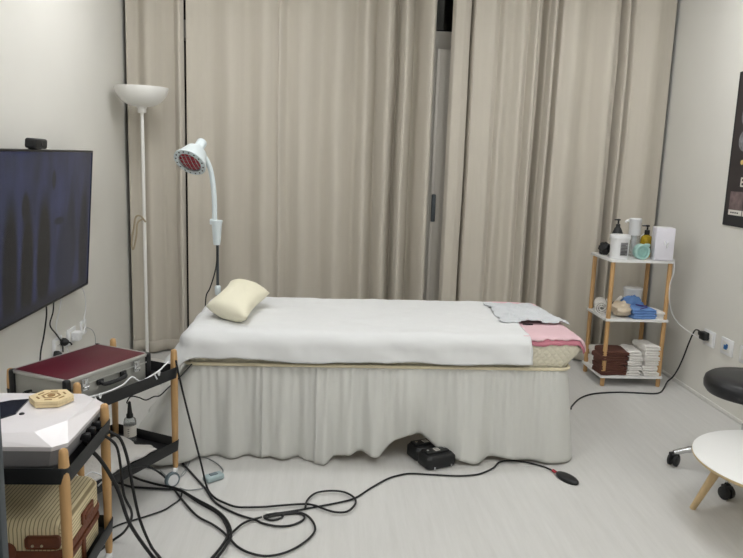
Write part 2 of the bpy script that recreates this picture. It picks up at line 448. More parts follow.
curtain('curtain', 'beige curtain panel with deep folds behind the corner shelf',
        [(.81, .015), (.83, -.01), (.885, -.01), (.935, .01), (.953, .06), (.975, .0), (1.098, -.01), (1.14, .02), (1.17, .0), (1.236, .03), (1.30, .0), (1.345, .03), (1.385, -.02), (1.42, .03), (1.452, .09), (1.48, .03), (1.505, -.02), (1.545, .05),
         (1.57, .0), (1.654, -.025), (1.794, .035), (1.914, -.03), (1.975, .02), (1.998, .075), (2.034, -.005), (2.062, .05), (2.09, .01), (2.217, -.015), (2.375, .02)], .012, 2.71, G, nx=420, seed=8.3)

# ------------------------------------------------------------------ massage bed
BX0, BX1, BY0, BY1 = -.655, 1.175, 3.25, 4.10
MT = .606
bed = thing('massage_bed', 'long massage bed with quilted cream mattress and gathered grey white skirt', 'massage bed', ((BX0 + BX1) / 2, (BY0 + BY1) / 2, 0))
BO = Vector(bed.location)
def bpart(name, mb, m, parent=None, **k):
    if parent is None:
        o = obj(name, mb, m, bed, **k); o.location = -BO
    else:
        o = obj(name, mb, m, parent, **k)
    return o
loops = []
for z, g in ((.455, -.005), (.46, 0), (.49, .012), (.52, .03), (.55, .045), (.57, .048), (.588, .036), (.600, .012), (MT, -.03)):
    ex = 1.0 if z < .6 else 1.0
    l = []
    for p in rrect(BX1 - BX0, BY1 - BY0, .05, z, 6, (BX0 + BX1) / 2, (BY0 + BY1) / 2):
        x, y = p[0], p[1]
        if x > 1.0: x += g * 1.5 * (x - 1.0) / .175
        if x < -.5: x -= g * .6 * (-.5 - x) / .155
        y += (-1 if y < 3.6 else 1) * (g * .25 if g > 0 else g)
        l.append((x, y, z))
    loops.append(l)
mattress = bpart('mattress', MB().loft(loops), M['quilt'])
pp = [(p[0], p[1], .466) for p in rrect(BX1 - BX0 + .034, BY1 - BY0 + .034, .06, 0, 6, (BX0 + BX1) / 2, (BY0 + BY1) / 2)]
bpart('piping', MB().tube(pp + [pp[0]], .008, 8, 1), M['piping'], mattress)
bpart('base', MB().box(((BX0 + BX1) / 2, (BY0 + BY1) / 2, .43), (BX1 - BX0 - .08, BY1 - BY0 - .08, .05), .01), M['woodp'])
for sx in (BX0 + .12, BX1 - .12):
    for sy in (BY0 + .12, BY1 - .12):
        bpart('leg', MB().cyl((sx, sy, 0), (sx, sy, .41), .025, .03), M['woodp'])
# skirt: three gathered panels round the bed
HEM = [(-.64, .02), (-.5, .006), (-.30, .010), (-.26, .014), (-.03, .004), (.02, .012), (.10, .045), (.18, .052), (.26, .042), (.34, .105), (.40, .14), (.47, .13), (.52, .09), (.57, .05), (.71, .010), (.80, .028), (.88, .030), (.957, .020), (1.06, .012), (1.157, .008), (1.21, .03)]
FOLD = [(-.66, .0), (-.58, .018), (-.52, -.012), (-.44, .022), (-.37, -.015), (-.31, .010), (-.27, -.004), (-.20, .02), (-.13, -.015), (-.08, .018), (-.04, .03), (.0, .045), (.05, -.005), (.12, .03), (.17, -.01), (.235, .045), (.33, -.01), (.40, .01), (.46, -.03), (.56, -.01), (.66, .035), (.73, .038), (.815, -.012), (.90, .018), (1.0, .0), (1.09, .022), (1.17, .02)]
def skirt_panel(x_start, x_end, left_side, right_side, push, seed):
    # path of (x, y, nx, ny, front?) sampled along the bed edge
    path = []
    if left_side:
        n = 60
        for k in range(n): path.append((BX0, BY1 - (BY1 - BY0 - .06) * k / n, -1, 0))
        for k in range(8):
            a = R_(180 + 90 * k / 8); path.append((BX0 + .06 + .06 * math.cos(a), BY0 + .06 + .06 * math.sin(a), math.cos(a), math.sin(a)))
    xs, xe = (BX0 + .06 if left_side else x_start), (BX1 - .06 if right_side else x_end)
    n = int((xe - xs) / .006)
    for k in range(n + 1): path.append((xs + (xe - xs) * k / n, BY0, 0, -1))
    if right_side:
        for k in range(1, 9):
            a = R_(270 + 90 * k / 8); path.append((BX1 - .06 + .06 * math.cos(a), BY0 + .06 + .06 * math.sin(a), math.cos(a), math.sin(a)))
        for k in range(1, 60): path.append((BX1, BY0 + .06 + (BY1 - BY0 - .06) * k / 59, 1, 0))
    np_ = len(path)
    nv = 26
    vs = []
    for j in range(nv + 1):
        t = j / nv
        for i, (x, y, nx, ny) in enumerate(path):
            s = x - y
            wl = max(0.0, -nx)
            g = .004 * math.sin(s * 150 + 5 * fb((s * 3, 0, 0), 1, seed)) * (1 - t) ** 1.2 + .004 * fb((s * 22, t * 1.2, 0), 1.0, seed)
            fold = interp_cos(FOLD, x) if ny < -.5 else .015 * math.sin(s * 26)
            tt = t ** .8
            o = .008 + g + fold * tt * 1.25 + .010 * t + push * (.3 + t)
            o += wl * (.30 * t ** 1.15 + .015 * math.sin(y * 22) * t)
            hz = interp(HEM, x) if ny < -.3 else (.015 if nx < 0 else .035)
            bulge = .03 * math.exp(-((x - .42) / .10) ** 2) * math.sin(PI * t) if ny < -.5 else 0
            z = .461 + (hz - .461) * t
            vs.append((x + nx * (o + bulge), y + ny * (o + bulge), z))
    fs = [(j * np_ + i, j * np_ + i + 1, (j + 1) * np_ + i + 1, (j + 1) * np_ + i) for j in range(nv) for i in range(np_ - 1)]
    return bpart('skirt_panel', MB().add(vs, fs), M['skirt'], smooth=180, solid=.002)
skirt_panel(0, -.285, True, False, .0, 1.0)
skirt_panel(-.302, -.025, False, False, .012, 2.0)
skirt_panel(-.045, 0, False, True, .026, 3.0)

def drape(x0, x1, y0, y1, bx0, bx1, by0, by1, top, r, nu, nv, flare=.15, wr=.004, seed=0., edge=0.01, lf_=0.0):
    """cloth over the rectangle bx0..bx1, by0..by1 (top at height top) with round edge radius r"""
    def fn(u, v):
        e = edge * fb((u * 5, v * 5, 0), 1.0, seed)
        X = x0 + (x1 - x0) * u + (edge * .8 * fb((v * 6, 3, 0), 1, seed) if u in (0, 1) else 0)
        Y = y0 + (y1 - y0) * v
        if v < .5: Y += (.5 - v) * 2 * e
        cx = min(max(X, bx0 + r), bx1 - r); cy = min(max(Y, by0 + r), by1 - r)
        dx, dy = X - cx, Y - cy; d = math.hypot(dx, dy)
        w = wr * fb((X * 3.2, Y * 9, 0), 1.0, seed) + wr * .6 * fb((X * 9 + Y * 6, Y * 14, 2), 1.0, seed)
        if d < 1e-6: return (X, Y, top + w + wr * .4)
        nx, ny = dx / d, dy / d
        if d < r * PI / 2:
            a = d / r; out = r * math.sin(a); dr = r * (1 - math.cos(a)); k = a / (PI / 2)
        else:
            q = d - r * PI / 2; fl = flare + lf_ * max(0, -nx) ** 1.5; out = r + fl * q; dr = r + q * math.sqrt(max(0, 1 - fl ** 2)); k = 1
        ww = (wr * 1.3 * fb((X * 6, Y * 6, 5), 1.0, seed) + wr * .9 * math.sin(X * 19 + Y * 33 + 2 * fb((X * 2, Y * 2, 0), 1, seed))) * k
        return (cx + nx * (out + ww + .004), cy + ny * (out + ww + .004), top - dr + w * (1 - k) + wr * .4)
    return MB().grid(nu, nv, fn)

BT = MT + .004
sh = obj('bed_sheet', drape(BX0 - .235, .985, BY0 - .128, BY1 + .05, BX0 - .035, BX1 + .07, BY0 - .03, BY1 + .015, BT + .012, .075, 150, 100, .16, .0045, 2.2, .012, .45), M['sheet'], smooth=180, solid=.003, solid_off=1)
tag(sh, 'smooth white sheet draped over most of the bed', 'bed sheet')
pk = thing('pink_towel', 'soft pink towel at the foot end of the bed, under crumpled white paper', 'towel', (1.12, 3.65, BT))
def pkpart(name, mb, m, **k):
    o = obj(name, mb, m, pk, **k); o.location = -Vector(pk.location); return o
pkpart('deep_pink_layer', drape(.93, BX1 + .11, BY0 - .024, BY1 - .03, BX0 - .03, BX1 + .08, BY0 - .018, BY1 + .015, BT + .001, .058, 40, 60, .1, .003, 5.1, .012), M['pinkd'], smooth=180, solid=.003, solid_off=1)
pkpart('pale_layer', drape(.94, BX1 + .125, BY0 - .006, BY1 - .02, BX0 - .03, BX1 + .085, BY0 - .020, BY1 + .015, BT + .009, .06, 40, 60, .1, .003, 6.1, .015), M['pink'], smooth=180, solid=.003, solid_off=1)
def ellipse_fn(k): return (1.035 + .028 * math.cos(k), 3.497 + .008 * math.sin(k))
pkpart('dark_ellipse', MB().prism([ellipse_fn(2 * PI * k / 20) for k in range(20)], BT + .012, BT + .0175), M['darkfill'])  # no opening cut: flat near-black ellipse laid on the towel

def paper_fn(u, v):
    BL, BRt, FRt, FL = Vector((.915, 3.98, 0)), Vector((1.20, 3.98, 0)), Vector((1.262, 3.50, 0)), Vector((.90, 3.50, 0))
    p = BL.lerp(BRt, u).lerp(FL.lerp(FRt, u), v)
    p.x += .022 * fb((u * 4, v * 4, 0), 1, 9); p.y += .016 * fb((u * 4, v * 4, 5), 1, 9)
    z = BT + .018 + .018 * math.sin(PI * u) * math.sin(PI * min(1, v * 1.15)) + .012 * abs(fb((u * 5, v * 7, 0), 1, 3)) + .005 * abs(fb((u * 12, v * 14, 0), 1, 4))
    z += .012 * max(0, v - .8) * 5 * (1 if .25 < u < .6 else .2)
    if p.x > 1.22: z -= (p.x - 1.22) * .15
    return (p.x, p.y, z)
pa = obj('paper_cover', MB().grid(60, 50, paper_fn), M['paper'], smooth=180, solid=.002, solid_off=1)
tag(pa, 'crumpled white paper face cover lying on the pink towel', 'paper cover')

# pillow
def pillow():
    FLc, FRc, BRc, BLc = Vector((-.61, 3.50, .675)), Vector((-.385, 3.335, .652)), Vector((-.315, 3.80, .69)), Vector((-.555, 3.97, .715))
    n = 28
    def surf(sgn):
        def fn(u, v):
            uu, vv = 2 * u - 1, 2 * v - 1
            p = FLc.lerp(FRc, u).lerp(BLc.lerp(BRc, u), v)
            c = (FLc + FRc) / 2 * (1 - v) + (BLc + BRc) / 2 * v
            p = c + (p - c) * (1 - .18 * (1 - vv ** 2))
            ax = ((BLc + BRc) / 2 - (FLc + FRc) / 2).normalized()
            p += ax * (.016 * vv * (1 - uu ** 2)) * abs(vv)
            side = (FRc - FLc).normalized(); nrm = side.cross(ax).normalized()
            th = .060 * (1 - abs(uu) ** 2.6) ** .55 * (1 - abs(vv) ** 6) ** .55
            return tuple(p + nrm * th * sgn + nrm * .002 * fb((u * 5, v * 5, 0), 1, 2) * (1 - max(abs(uu), abs(vv)) ** 6))
        return fn
    mb = MB().grid(n, n, surf(1)).grid(n, n, surf(-1))
    b = bmesh.new(); me = bpy.data.meshes.new('tmp'); me.from_pydata(mb.v, [], mb.f); b.from_mesh(me)
    bmesh.ops.remove_doubles(b, verts=b.verts[:], dist=.0008); bpy.data.meshes.remove(me)
    zmin = min(v.co.z for v in b.verts)
    for v in b.verts: v.co.z += (BT + .012) - zmin
    return MB().bm(b)
pil = obj('pillow', pillow(), M['pillow'], smooth=180)
tag(pil, 'small plump cream pillow with pinched ends on the head of the bed', 'pillow')

# ------------------------------------------------------------------ trolleys
def trolley(label, loc, rotz, Wd, Ln, zup):
    t = thing('trolley', label, 'trolley', loc, rotz, 'black and wood trolleys')
    for sx in (-1, 1):
        for sy in (-1, 1):
            x, y = sx * Wd / 2, sy * Ln / 2
            prof = [(.010, .072), (.012, .09), (.0145, .30), (.0155, .42), (.0152, .425), (.0158, .43), (.015, .56), (.013, .598), (.0115, .606), (.007, .61)]
            lg = obj('leg', MB().lathe(prof, 20, Matrix.Translation((x, y, 0))), M['wood'], t)
            # caster under the post
            a = -PI / 2 - .15 * sx - rotz
            d = Vector((math.cos(a), math.sin(a), 0))
            nrm = Matrix.Rotation(.5, 3, 'Z') @ Vector((-d.y, d.x, 0)) if sx > 0 else Vector((-d.y, d.x, 0))
            nrm = d * .75 + nrm * .66
            c = Vector((x, y, .034)) + d * .042
            wh = MB()
            wh.cyl(c - nrm * .011, c + nrm * .011, .0335, n=28)
            cs = obj('caster', wh, M['greytyre'], lg)
            hb = MB().cyl(c - nrm * .0145, c + nrm * .0145, .025, n=24).cyl((x, y, .052), (x, y, .076), .010)
            hb.tube([(x, y, .066), tuple(Vector((x, y, .062)) + d * .02), tuple(c + Vector((0, 0, .012)))], .010, 10)
            obj('caster_hub', hb, M['whitep'], lg)
    for zt, nm in ((zup, 'upper_tray'), (.15, 'lower_tray')):
        w, l = Wd + .036, Ln + .036
        r = .022
        L = [rrect(w - .03, l - .03, r, zt), rrect(w - .006, l - .006, r, zt + .004), rrect(w, l, r, zt + .05), rrect(w - .004, l - .004, r, zt + .053),
             rrect(w - .010, l - .010, r - .004, zt + .05), rrect(w - .016, l - .016, r - .004, zt + .012), rrect(w - .06, l - .06, r - .006, zt + .010)]
        obj(nm, MB().loft(L), M['blackp'], t)
    return t
TA = ((-.927, 2.814, 0), R_(-27.8), .343, .525)
trolley('black two-tray trolley on wooden legs holding the burgundy aluminium case', *TA, .482)
TB = ((-1.002, 2.105, 0), R_(90), .366, .535)
trolley('black two-tray trolley on wooden legs holding the white faceted machine', *TB, .505)

# aluminium case on trolley
case = thing('aluminium_case', 'silver aluminium flight case with burgundy lid on the trolley by the wall', 'case', (-.955, 2.738, .500), R_(-27.2))
cw, cl, ch = .285, .432, .122
bd = MB().box((0, 0, ch / 2), (cw - .012, cl - .012, ch - .006), .003)
obj('body', bd, M['alup'], case)
ed = MB()
for sx in (-1, 1):
    for z in (.006, ch - .006): ed.box((sx * (cw / 2 - .006), 0, z), (.013, cl - .02, .013), .003)
    for sy in (-1, 1): ed.box((sx * (cw / 2 - .006), sy * (cl / 2 - .006), ch / 2), (.013, .013, ch - .02), .003)
for sy in (-1, 1):
    for z in (.006, ch - .006): ed.box((0, sy * (cl / 2 - .006), z), (cw - .02, .013, .013), .003)
for sx in (-1, 1): ed.box((sx * (cw / 2 - .001), 0, ch - .035), (.004, cl - .03, .006), .001)
obj('edging', ed, M['alu'], case)
obj('lid_panel', MB().box((0, 0, ch - .002), (cw - .022, cl - .022, .006), .002), M['burg'], case)
for sx in (-1, 1):
    for sy in (-1, 1):
        obj('corner_guard', MB().box((sx * (cw / 2 - .007), sy * (cl / 2 - .007), ch / 2), (.026, .026, ch + .004), .009, 3), M['blackp'], case)
for sy in (-.135, .135):
    lt = MB().box((cw / 2 + .004, sy, ch - .035), (.009, .030, .044), .002)
    lt.box((cw / 2 + .010, sy, ch - .022), (.006, .018, .016), .002)
    lt.cyl((cw / 2 + .009, sy - .012, ch - .045), (cw / 2 + .009, sy + .012, ch - .045), .005)
    obj('latch', lt, M['chrome'], case)
hn = MB().tube([(cw / 2 + .004, -.06, .075), (cw / 2 + .014, -.06, .074), (cw / 2 + .020, -.05, .068), (cw / 2 + .021, 0, .066), (cw / 2 + .020, .05, .068), (cw / 2 + .014, .06, .074), (cw / 2 + .004, .06, .075)], .008, 10)
for sy in (-.06, .06): hn.box((cw / 2 + .004, sy, .076), (.01, .03, .022), .003)
obj('handle', hn, M['blackp'], case)

# white faceted machine
mc = thing('beauty_machine', 'white faceted beauty machine with small dark screen on the trolley', 'machine', (-.95, 2.155, .512), 0)
def oct_(w, l, c, z, cx=0, cy=0):
    return [(cx + w / 2, cy + l / 2 - c, z), (cx + w / 2 - c, cy + l / 2, z), (cx - w / 2 + c, cy + l / 2, z), (cx - w / 2, cy + l / 2 - c, z), (cx - w / 2, cy - l / 2 + c, z), (cx - w / 2 + c, cy - l / 2, z), (cx + w / 2 - c, cy - l / 2, z), (cx + w / 2, cy - l / 2 + c, z)]
obj('base_shell', MB().loft([oct_(.34, .335, .03, .001), oct_(.365, .36, .032, .02), oct_(.40, .39, .034, .076)]), M['machg'], mc, smooth=0)
top = MB()
rim = oct_(.41, .40, .034, .088)
lo = oct_(.405, .395, .034, .074)
tp = [(.188, .12, .118), (.13, .188, .113), (-.15, .188, .112), (-.188, .12, .112), (-.188, -.15, .112), (-.12, -.180, .115), (.11, -.168, .121), (.172, -.075, .121)]
# triangulated facets between rim and top
vs = lo + rim + tp + [(.07, -.07, .1235)]; fs = []
for i in range(8):
    j = (i + 1) % 8
    fs.append((i, j, 8 + j, 8 + i))
    if i % 2: fs += [(8 + i, 8 + j, 16 + i), (8 + j, 16 + j, 16 + i)]
    else: fs += [(8 + i, 8 + j, 16 + j), (8 + i, 16 + j, 16 + i)]
fs += [(16 + i, 16 + (i + 1) % 8, 24) for i in range(8)] + [tuple(range(8))[::-1]]
top.add(vs, fs)
obj('top_shell', top, M['mach'], mc, smooth=0)
scp = [(-.018, .112), (.0, -.03), (-.028, -.065), (-.13, -.06), (-.16, .03), (-.07, .10)]
def on_top(x, y): return .1125 + .0135 * max(0, 1 - math.hypot(x - .07, y + .07) / .27)
obj('screen', MB().loft([[(x, y, on_top(x, y) - .003) for x, y in scp], [(x, y, on_top(x, y) + .0045) for x, y in scp]]), M['scr'], mc, smooth=0)
obj('button', MB().lathe([(.008, .112), (.008, .124), (.006, .1255)], 16, Matrix.Translation((.018, -.03, 0))), M['blackp'], mc)
obj('sensor', MB().cyl((0.0, -.176, .04), (0.0, -.170, .04), .005), M['blackp'], mc)
for k, y in enumerate((-.02, .03, .08)):
    obj('connector', MB().tube([(.165, y, .045), (.205, y, .045)], .010, 12, 1).box((.207, y, .045), (.022, .024, .024), .004), M['blackp'], mc)

# carved wooden hexagon
hx = thing('wooden_hexagon', 'carved pale wooden hexagon block on top of the white faceted machine', 'wooden block', (-.886, 2.240, .634), R_(8))
for k, (r, z0, z1) in enumerate(((.068, 0, .009), (.065, .009, .0105), (.068, .0105, .020))):
    obj('plate', MB().prism([(r * math.cos(R_(60 * i)), r * math.sin(R_(60 * i))) for i in range(6)], z0, z1), M['hexw'] if k != 1 else M['hexd'], hx, smooth=0)
cv = MB()
for i in range(6):
    a = R_(60 * i + 30)
    Mx = Matrix.Rotation(a, 4, 'Z')
    cv.box((.041, 0, .0208), (.005, .022, .0016), 0, M=Mx)
cv.lathe([(.030, .0203), (.030, .0213), (.024, .0213), (.024, .0203)], 6, cap=False)
obj('carving', cv, M['hexd'], hx, smooth=0)
obj('centre_disc', MB().lathe([(.012, .020), (.012, .0225), (.004, .0225)], 16), M['hexd'], hx)

# suitcase on lower tray
sc_ = thing('suitcase', 'cream pinstriped suitcase with brown leather trim on the lower tray', 'suitcase', (-1.0, 2.105, .162), 0)
sw, sl = .50, .325
def rb(z0, z1, r, mat_, name, g=0.0):
    L = [rrect(sw - 2 * r + g, sl - 2 * r + g, .03, z0, 6), rrect(sw + g, sl + g, .04, z0 + r, 6), rrect(sw + g, sl + g, .04, z1 - r, 6), rrect(sw - r + g, sl - r + g, .035, z1 - r * .3, 6), rrect(sw - 2 * r + g, sl - 2 * r + g, .03, z1, 6)]
    return obj(name, MB().loft(L), mat_, sc_)
body_ = rb(.0, .090, .012, M['stripe'], 'body'); lid_ = rb(.095, .212, .022, M['stripe'], 'lid')
obj('seam', MB().loft([rrect(sw - .01, sl - .01, .036, .085, 6), rrect(sw - .01, sl - .01, .036, .10, 6)]), M['darkfill'], sc_)
for z0, z1, par in ((.068, .087, body_), (.097, .122, lid_)):
    obj('leather_band', MB().loft([rrect(sw + .006, sl + .006, .042, z0, 6), rrect(sw + .010, sl + .010, .043, (z0 + z1) / 2, 6), rrect(sw + .006, sl + .006, .042, z1, 6)]), M['leather'], sc_)
lp = MB()
lp.box((sw / 2 + .005, .02, .148), (.008, .10, .038), .003)
lp.box((sw / 2 + .010, .02, .148), (.006, .07, .018), .003)
obj('handle_plate', lp, M['leather'], sc_)
st = MB().box((.19, -sl / 2 - .004, .152), (.10, .008, .040), .010, 3)
obj('leather_tab', st, M['leather'], sc_)
obj('leather_tab', MB().lathe([(.028, 0), (.028, .006), (.024, .008)], 24, Matrix.Translation((.085, -sl / 2 - .001, .122)) @ Matrix.Rotation(PI / 2, 4, 'X')), M['leather'], sc_)
obj('leather_tab', MB().box((sw / 2 + .004, -.02, .045), (.008, .025, .075), .003), M['leather'], sc_)
rv = MB()
for x in (.162, .188): rv.lathe([(.004, 0), (.004, .003), (.002, .0045)], 12, Matrix.Translation((x, -sl / 2 - .008, .143)) @ Matrix.Rotation(PI / 2, 4, 'X'))
obj('rivet', rv, M['brass'], sc_)

# coil of black cable behind the case, cloth and bottle on the lower tray
ck = MB(); pts = []
for k in range(60):
    a = k * .62
    pts.append((-1.055 + (.045 + .012 * math.sin(k * 1.7)) * math.cos(a), 2.56 + (.03 + .01 * math.cos(k * 1.1)) * math.sin(a), (.505) + .05 * (k / 60) + .006 * math.sin(k * 2.3)))
ck.tube(pts, .0045, 7, 4)
tag(obj('cable_coil', ck, M['rubber']), 'small tangled coil of black cable on the tray beside the burgundy case', 'cable')

def pad_fn(u, v):
    ca, sa = math.cos(R_(-27.8)), math.sin(R_(-27.8))
    lx = -.15 + .28 * u + .012 * fb((v * 4, 1, 0), 1, 3); ly = -.22 + .42 * v + .02 * fb((u * 4, 2, 0), 1, 3)
    z = .170 + .046 * (1 - abs(2 * u - 1) ** 3) * (1 - abs(2 * v - 1) ** 4) + .012 * fb((u * 3, v * 4, 0), 1, 5) * (1 - abs(2 * u - 1) ** 4)
    z = max(z, .1645)
    return (-.927 + lx * ca - ly * sa, 2.814 + lx * sa + ly * ca, z)
tag(obj('folded_cloth', MB().grid(30, 40, pad_fn), M['towel'], smooth=180, solid=.003, solid_off=1), 'loosely folded white cloth on the lower tray beneath the burgundy case', 'cloth')

bt = thing('plastic_bottle', 'small clear bottle with black nozzle on the lower tray near the bed', 'bottle', (-.865, 3.035, .161), .4)
obj('bottle_body', MB().lathe([(.022, 0), (.027, .005), (.027, .095), (.024, .108), (.012, .118)], 24), M['clear'], bt)
obj('nozzle', MB().lathe([(.015, .113), (.015, .128), (.011, .134), (.006, .185), (.003, .188)], 20), M['blackp'], bt)
obj('bottle_label', MB().lathe([(.0273, .03), (.0276, .031), (.0276, .08), (.0273, .081)], 24, cap=False), M['postw'], bt)
ink = MB()
for k in range(4): ink.box((.0272 * math.cos(-1.9), .0272 * math.sin(-1.9), .038 + .010 * k), (.010, .002, .002))
obj('label_print', ink, M['ink'], bt)

# dark cabinet edge at the frame's edge
cb = thing('cabinet', 'slim black cabinet with slate grey edge beside the white faceted machine', 'cabinet', (-.938, 1.40, 0))
obj('body', MB().box((0, 0, .52), (.358, .40, 1.0), .004), M['tvb'], cb)
obj('edge_strip', MB().box((.181, .19, .52), (.012, .03, 1.004), .003), M['steel'], cb)
obj('plinth', MB().box((0, 0, .012), (.34, .38, .024), .003), M['tvb'], cb)
obj('knob', MB().lathe([(.008, 0), (.008, .012), (.013, .016), (.013, .022)], 16, Matrix.Translation((.10, -.20, .55)) @ Matrix.Rotation(PI / 2, 4, 'X')), M['steel'], cb)

# ------------------------------------------------------------------ television and webcam
tilt = R_(4.0)
TVY0, TVY1 = 2.60, 3.955
tv = thing('television', 'large flat black television with dim navy screen mounted on the wall', 'television', (-1.3415, TVY1, .697), 0)
Mt = Matrix.Rotation(tilt, 4, 'Y')   # top leans into the room
Hh = .737; Lh = TVY1 - TVY0
o = obj('back_housing', MB().box((-.014, -Lh / 2, Hh / 2), (.026, Lh, Hh), .004, M=Mt), M['tvb'], tv)
bz = MB()
for z in (.004, Hh - .004): bz.box((.0015, -Lh / 2, z), (.008, Lh, .010), .002, M=Mt)
for y in (-.004, -Lh + .004): bz.box((.0015, y, Hh / 2), (.008, .010, Hh), .002, M=Mt)
obj('bezel', bz, M['tvb'], tv)
scn = obj('screen', MB().box((0, -Lh / 2 + Lh / 2, 0), (.004, Lh - .016, Hh - .016)), M['tvscreen'], tv, smooth=0)
# keep the pattern's origin at its right edge, half way up
for v in scn.data.vertices: v.co.y -= (Lh - .016) / 2
scn.location = Mt @ Vector((.0005, -.008, Hh / 2)); scn.rotation_euler = (0, tilt, 0)
mtb = MB().box((-.045, -Lh / 2, Hh / 2), (.03, .35, .30), .006)
obj('wall_bracket', mtb, M['blackp'], tv)
wc = thing('webcam', 'small black webcam box on top of the television', 'webcam', (-1.295, 3.23, 1.434), 0)
obj('body', MB().box((.0, 0, .025), (.05, .13, .044), .010, 3, M=Matrix.Rotation(R_(5), 4, 'Y')), M['blackp'], wc)
obj('lens', MB().lathe([(.010, 0), (.010, .004), (.006, .005)], 20, Matrix.Translation((.023, 0, .024)) @ Matrix.Rotation(PI / 2, 4, 'Y')), M['scr'], wc)
obj('mount', MB().box((-.005, 0, .004), (.04, .05, .010), .003), M['blackp'], wc)

# ------------------------------------------------------------------ sockets
def socket(label, x, y, z, face, w=.085, h=.085, mark=False, group='wall sockets'):
    t = thing('wall_socket', label, 'socket', (x, y, z), 0, group)
    s = face
    obj('plate', MB().box((s * .005, 0, 0), (.010, w, h), .003), M['whitep'], t)
    obj('inset', MB().box((s * .0105, 0, 0), (.003, w * .62, h * .62), .001), M['trim'], t)
    hm = MB()
    if mark:
        obj('blue_mark', MB().box((s * .0125, .006, -.004), (.002, .034, .026), .0).box((s * .0125, -.009, .006), (.002, .020, .024), .0), M['bluei'], t, smooth=0)
    else:
        for k in (-1, 1): hm.cyl((s * .0105, k * .010, 0), (s * .0125, k * .010, 0), .003, n=10)
        obj('pin_hole', hm, M['ink'], t)
    return t
socket('white wall socket with the black plug pushed in, beside the corner shelf', XR, 4.165, .40, -1, .125, .10, group='sockets on the bare wall')
socket('white wall plate with a small blue mark between two other sockets', XR, 3.965, .40, -1, .125, .10, mark=True, group='sockets on the bare wall')
socket('white wall socket just above the black stool seat', XR, 3.765, .40, -1, .125, .10, group='sockets on the bare wall')
socket('white wall socket under the television with two black plugs', XL, 3.66, .425, 1, .12, .085, group='sockets under the television')
socket('white wall socket under the television with the white adapter', XL, 3.86, .425, 1, .12, .085, group='sockets under the television')
socket('white wall plate under the television beside the beige curtain', XL, 4.05, .425, 1, .085, .085, group='sockets under the television')

# ------------------------------------------------------------------ floor lamp
fl = thing('floor_lamp', 'tall white floor lamp with wide bowl shade in the curtain corner', 'floor lamp', (-1.212, 4.70, 0))
obj('base', MB().lathe([(.125, 0), (.125, .012), (.115, .02), (.02, .028), (.011, .035)], 40), M['lampw'], fl)
obj('pole', MB().lathe([(.011, .03), (.011, 1.70)], 16), M['lampw'], fl)
obj('collar', MB().lathe([(.014, 1.675), (.026, 1.68), (.026, 1.705), (.032, 1.71), (.030, 1.723)], 24), M['lampw'], fl)
prof = []
for k in range(11):
    a = k / 10 * R_(82); prof.append((.03 + .136 * math.sin(a) / math.sin(R_(82)), 1.716 + .118 * (1 - math.cos(a)) / (1 - math.cos(R_(82)))))
pin = [(r - .005, z + .004) for r, z in prof][::-1]
obj('lamp_shade', MB().lathe(prof + [(prof[-1][0], prof[-1][1] + .004)] + pin, 48, cap=False), M['lampw'], fl)
obj('bulb', MB().lathe([(.004, 1.74), (.02, 1.75), (.028, 1.775), (.02, 1.80), (.004, 1.81)], 20), M['whitep'], fl)
cdp = [(.012, -.012, .98), (-.02, -.02, 1.02), (-.05, -.02, 1.01), (-.062, -.02, .95), (-.082, -.015, .84), (-.07, -.02, .80), (-.05, -.02, .88), (-.04, -.02, .97), (-.01, -.02, 1.0)]
obj('cord_bundle', MB().tube(cdp, .006, 8), M['beige'], fl)

# ------------------------------------------------------------------ infrared lamp
il = thing('heat_lamp', 'white gooseneck heat lamp with red bulb standing behind the pillow', 'heat lamp', (-.69, 4.30, 0))
def ip(u, w, y=4.30): return tuple(at_y(u, w, y) - Vector((-.69, 4.30, 0)))
bs = MB()
for k in range(4):
    a = R_(45 + 90 * k); bs.tube([(0, 0, .07), (.10 * math.cos(a), .10 * math.sin(a), .05), (.14 * math.cos(a), .14 * math.sin(a), .015)], .012, 10)
obj('base', bs, M['irw'], il)
pb = Vector(ip(217.5, 244)); pm = Vector(ip(217.8, 290))
obj('pole', MB().cyl((pm.x, 0, .06), tuple(pb), .0085), M['steel'], il)
obj('pole_joint', MB().lathe([(.016, 0), (.019, .01), (.019, .05), (.012, .06)], 20, Matrix.Translation((pm.x, 0, pm.z - .03))), M['irw'], il)
cl_ = MB().lathe([(.020, 0), (.024, .03), (.030, .12), (.036, .145), (.034, .15)], 20, Matrix.Translation((pb.x - .004, 0, pb.z - .005)))
cl_.box((pb.x - .03, 0, pb.z + .135), (.03, .03, .035), .006)
obj('clamp', cl_, M['irw'], il)
arm = [ip(214.5, 222), ip(214.5, 205), ip(213.5, 188), ip(211, 172), ip(207, 161, 4.29), ip(201.5, 153, 4.28)]
obj('gooseneck_arm', MB().tube(arm, .0155, 14), M['irw'], il)
# head: axis down, to the window side and towards the room
rimc = Vector(ip(190, 162, 4.17)); bk = Vector(ip(202.5, 141.5, 4.285))
ax = (rimc - bk).normalized(); Lh_ = (rimc - bk).length
Mh = Matrix.Translation(bk) @ ax.to_track_quat('Z', 'Y').to_matrix().to_4x4()
obj('reflector', MB().lathe([(.026, .0), (.030, .006), (.030, .055), (.036, .062), (.062, .085), (.088, Lh_ - .02), (.096, Lh_ - .006), (.098, Lh_), (.090, Lh_), (.082, Lh_ - .02), (.056, .092), (.03, .075)], 40, Mh), M['irw'], il)
obj('guard_ring', MB().lathe([(.098, Lh_ - .002), (.098, Lh_ + .005), (.070, Lh_ + .008), (.070, Lh_ + .002)], 40, Mh, cap=False), M['irw'], il)
for k in range(16):
    a = 2 * PI * k / 16
    obj('vent_hole', MB().lathe([(.0048, 0), (.0048, .003)], 10, Mh @ Matrix.Translation((.084 * math.cos(a), .084 * math.sin(a), Lh_ + .0055))), M['ink'], il)
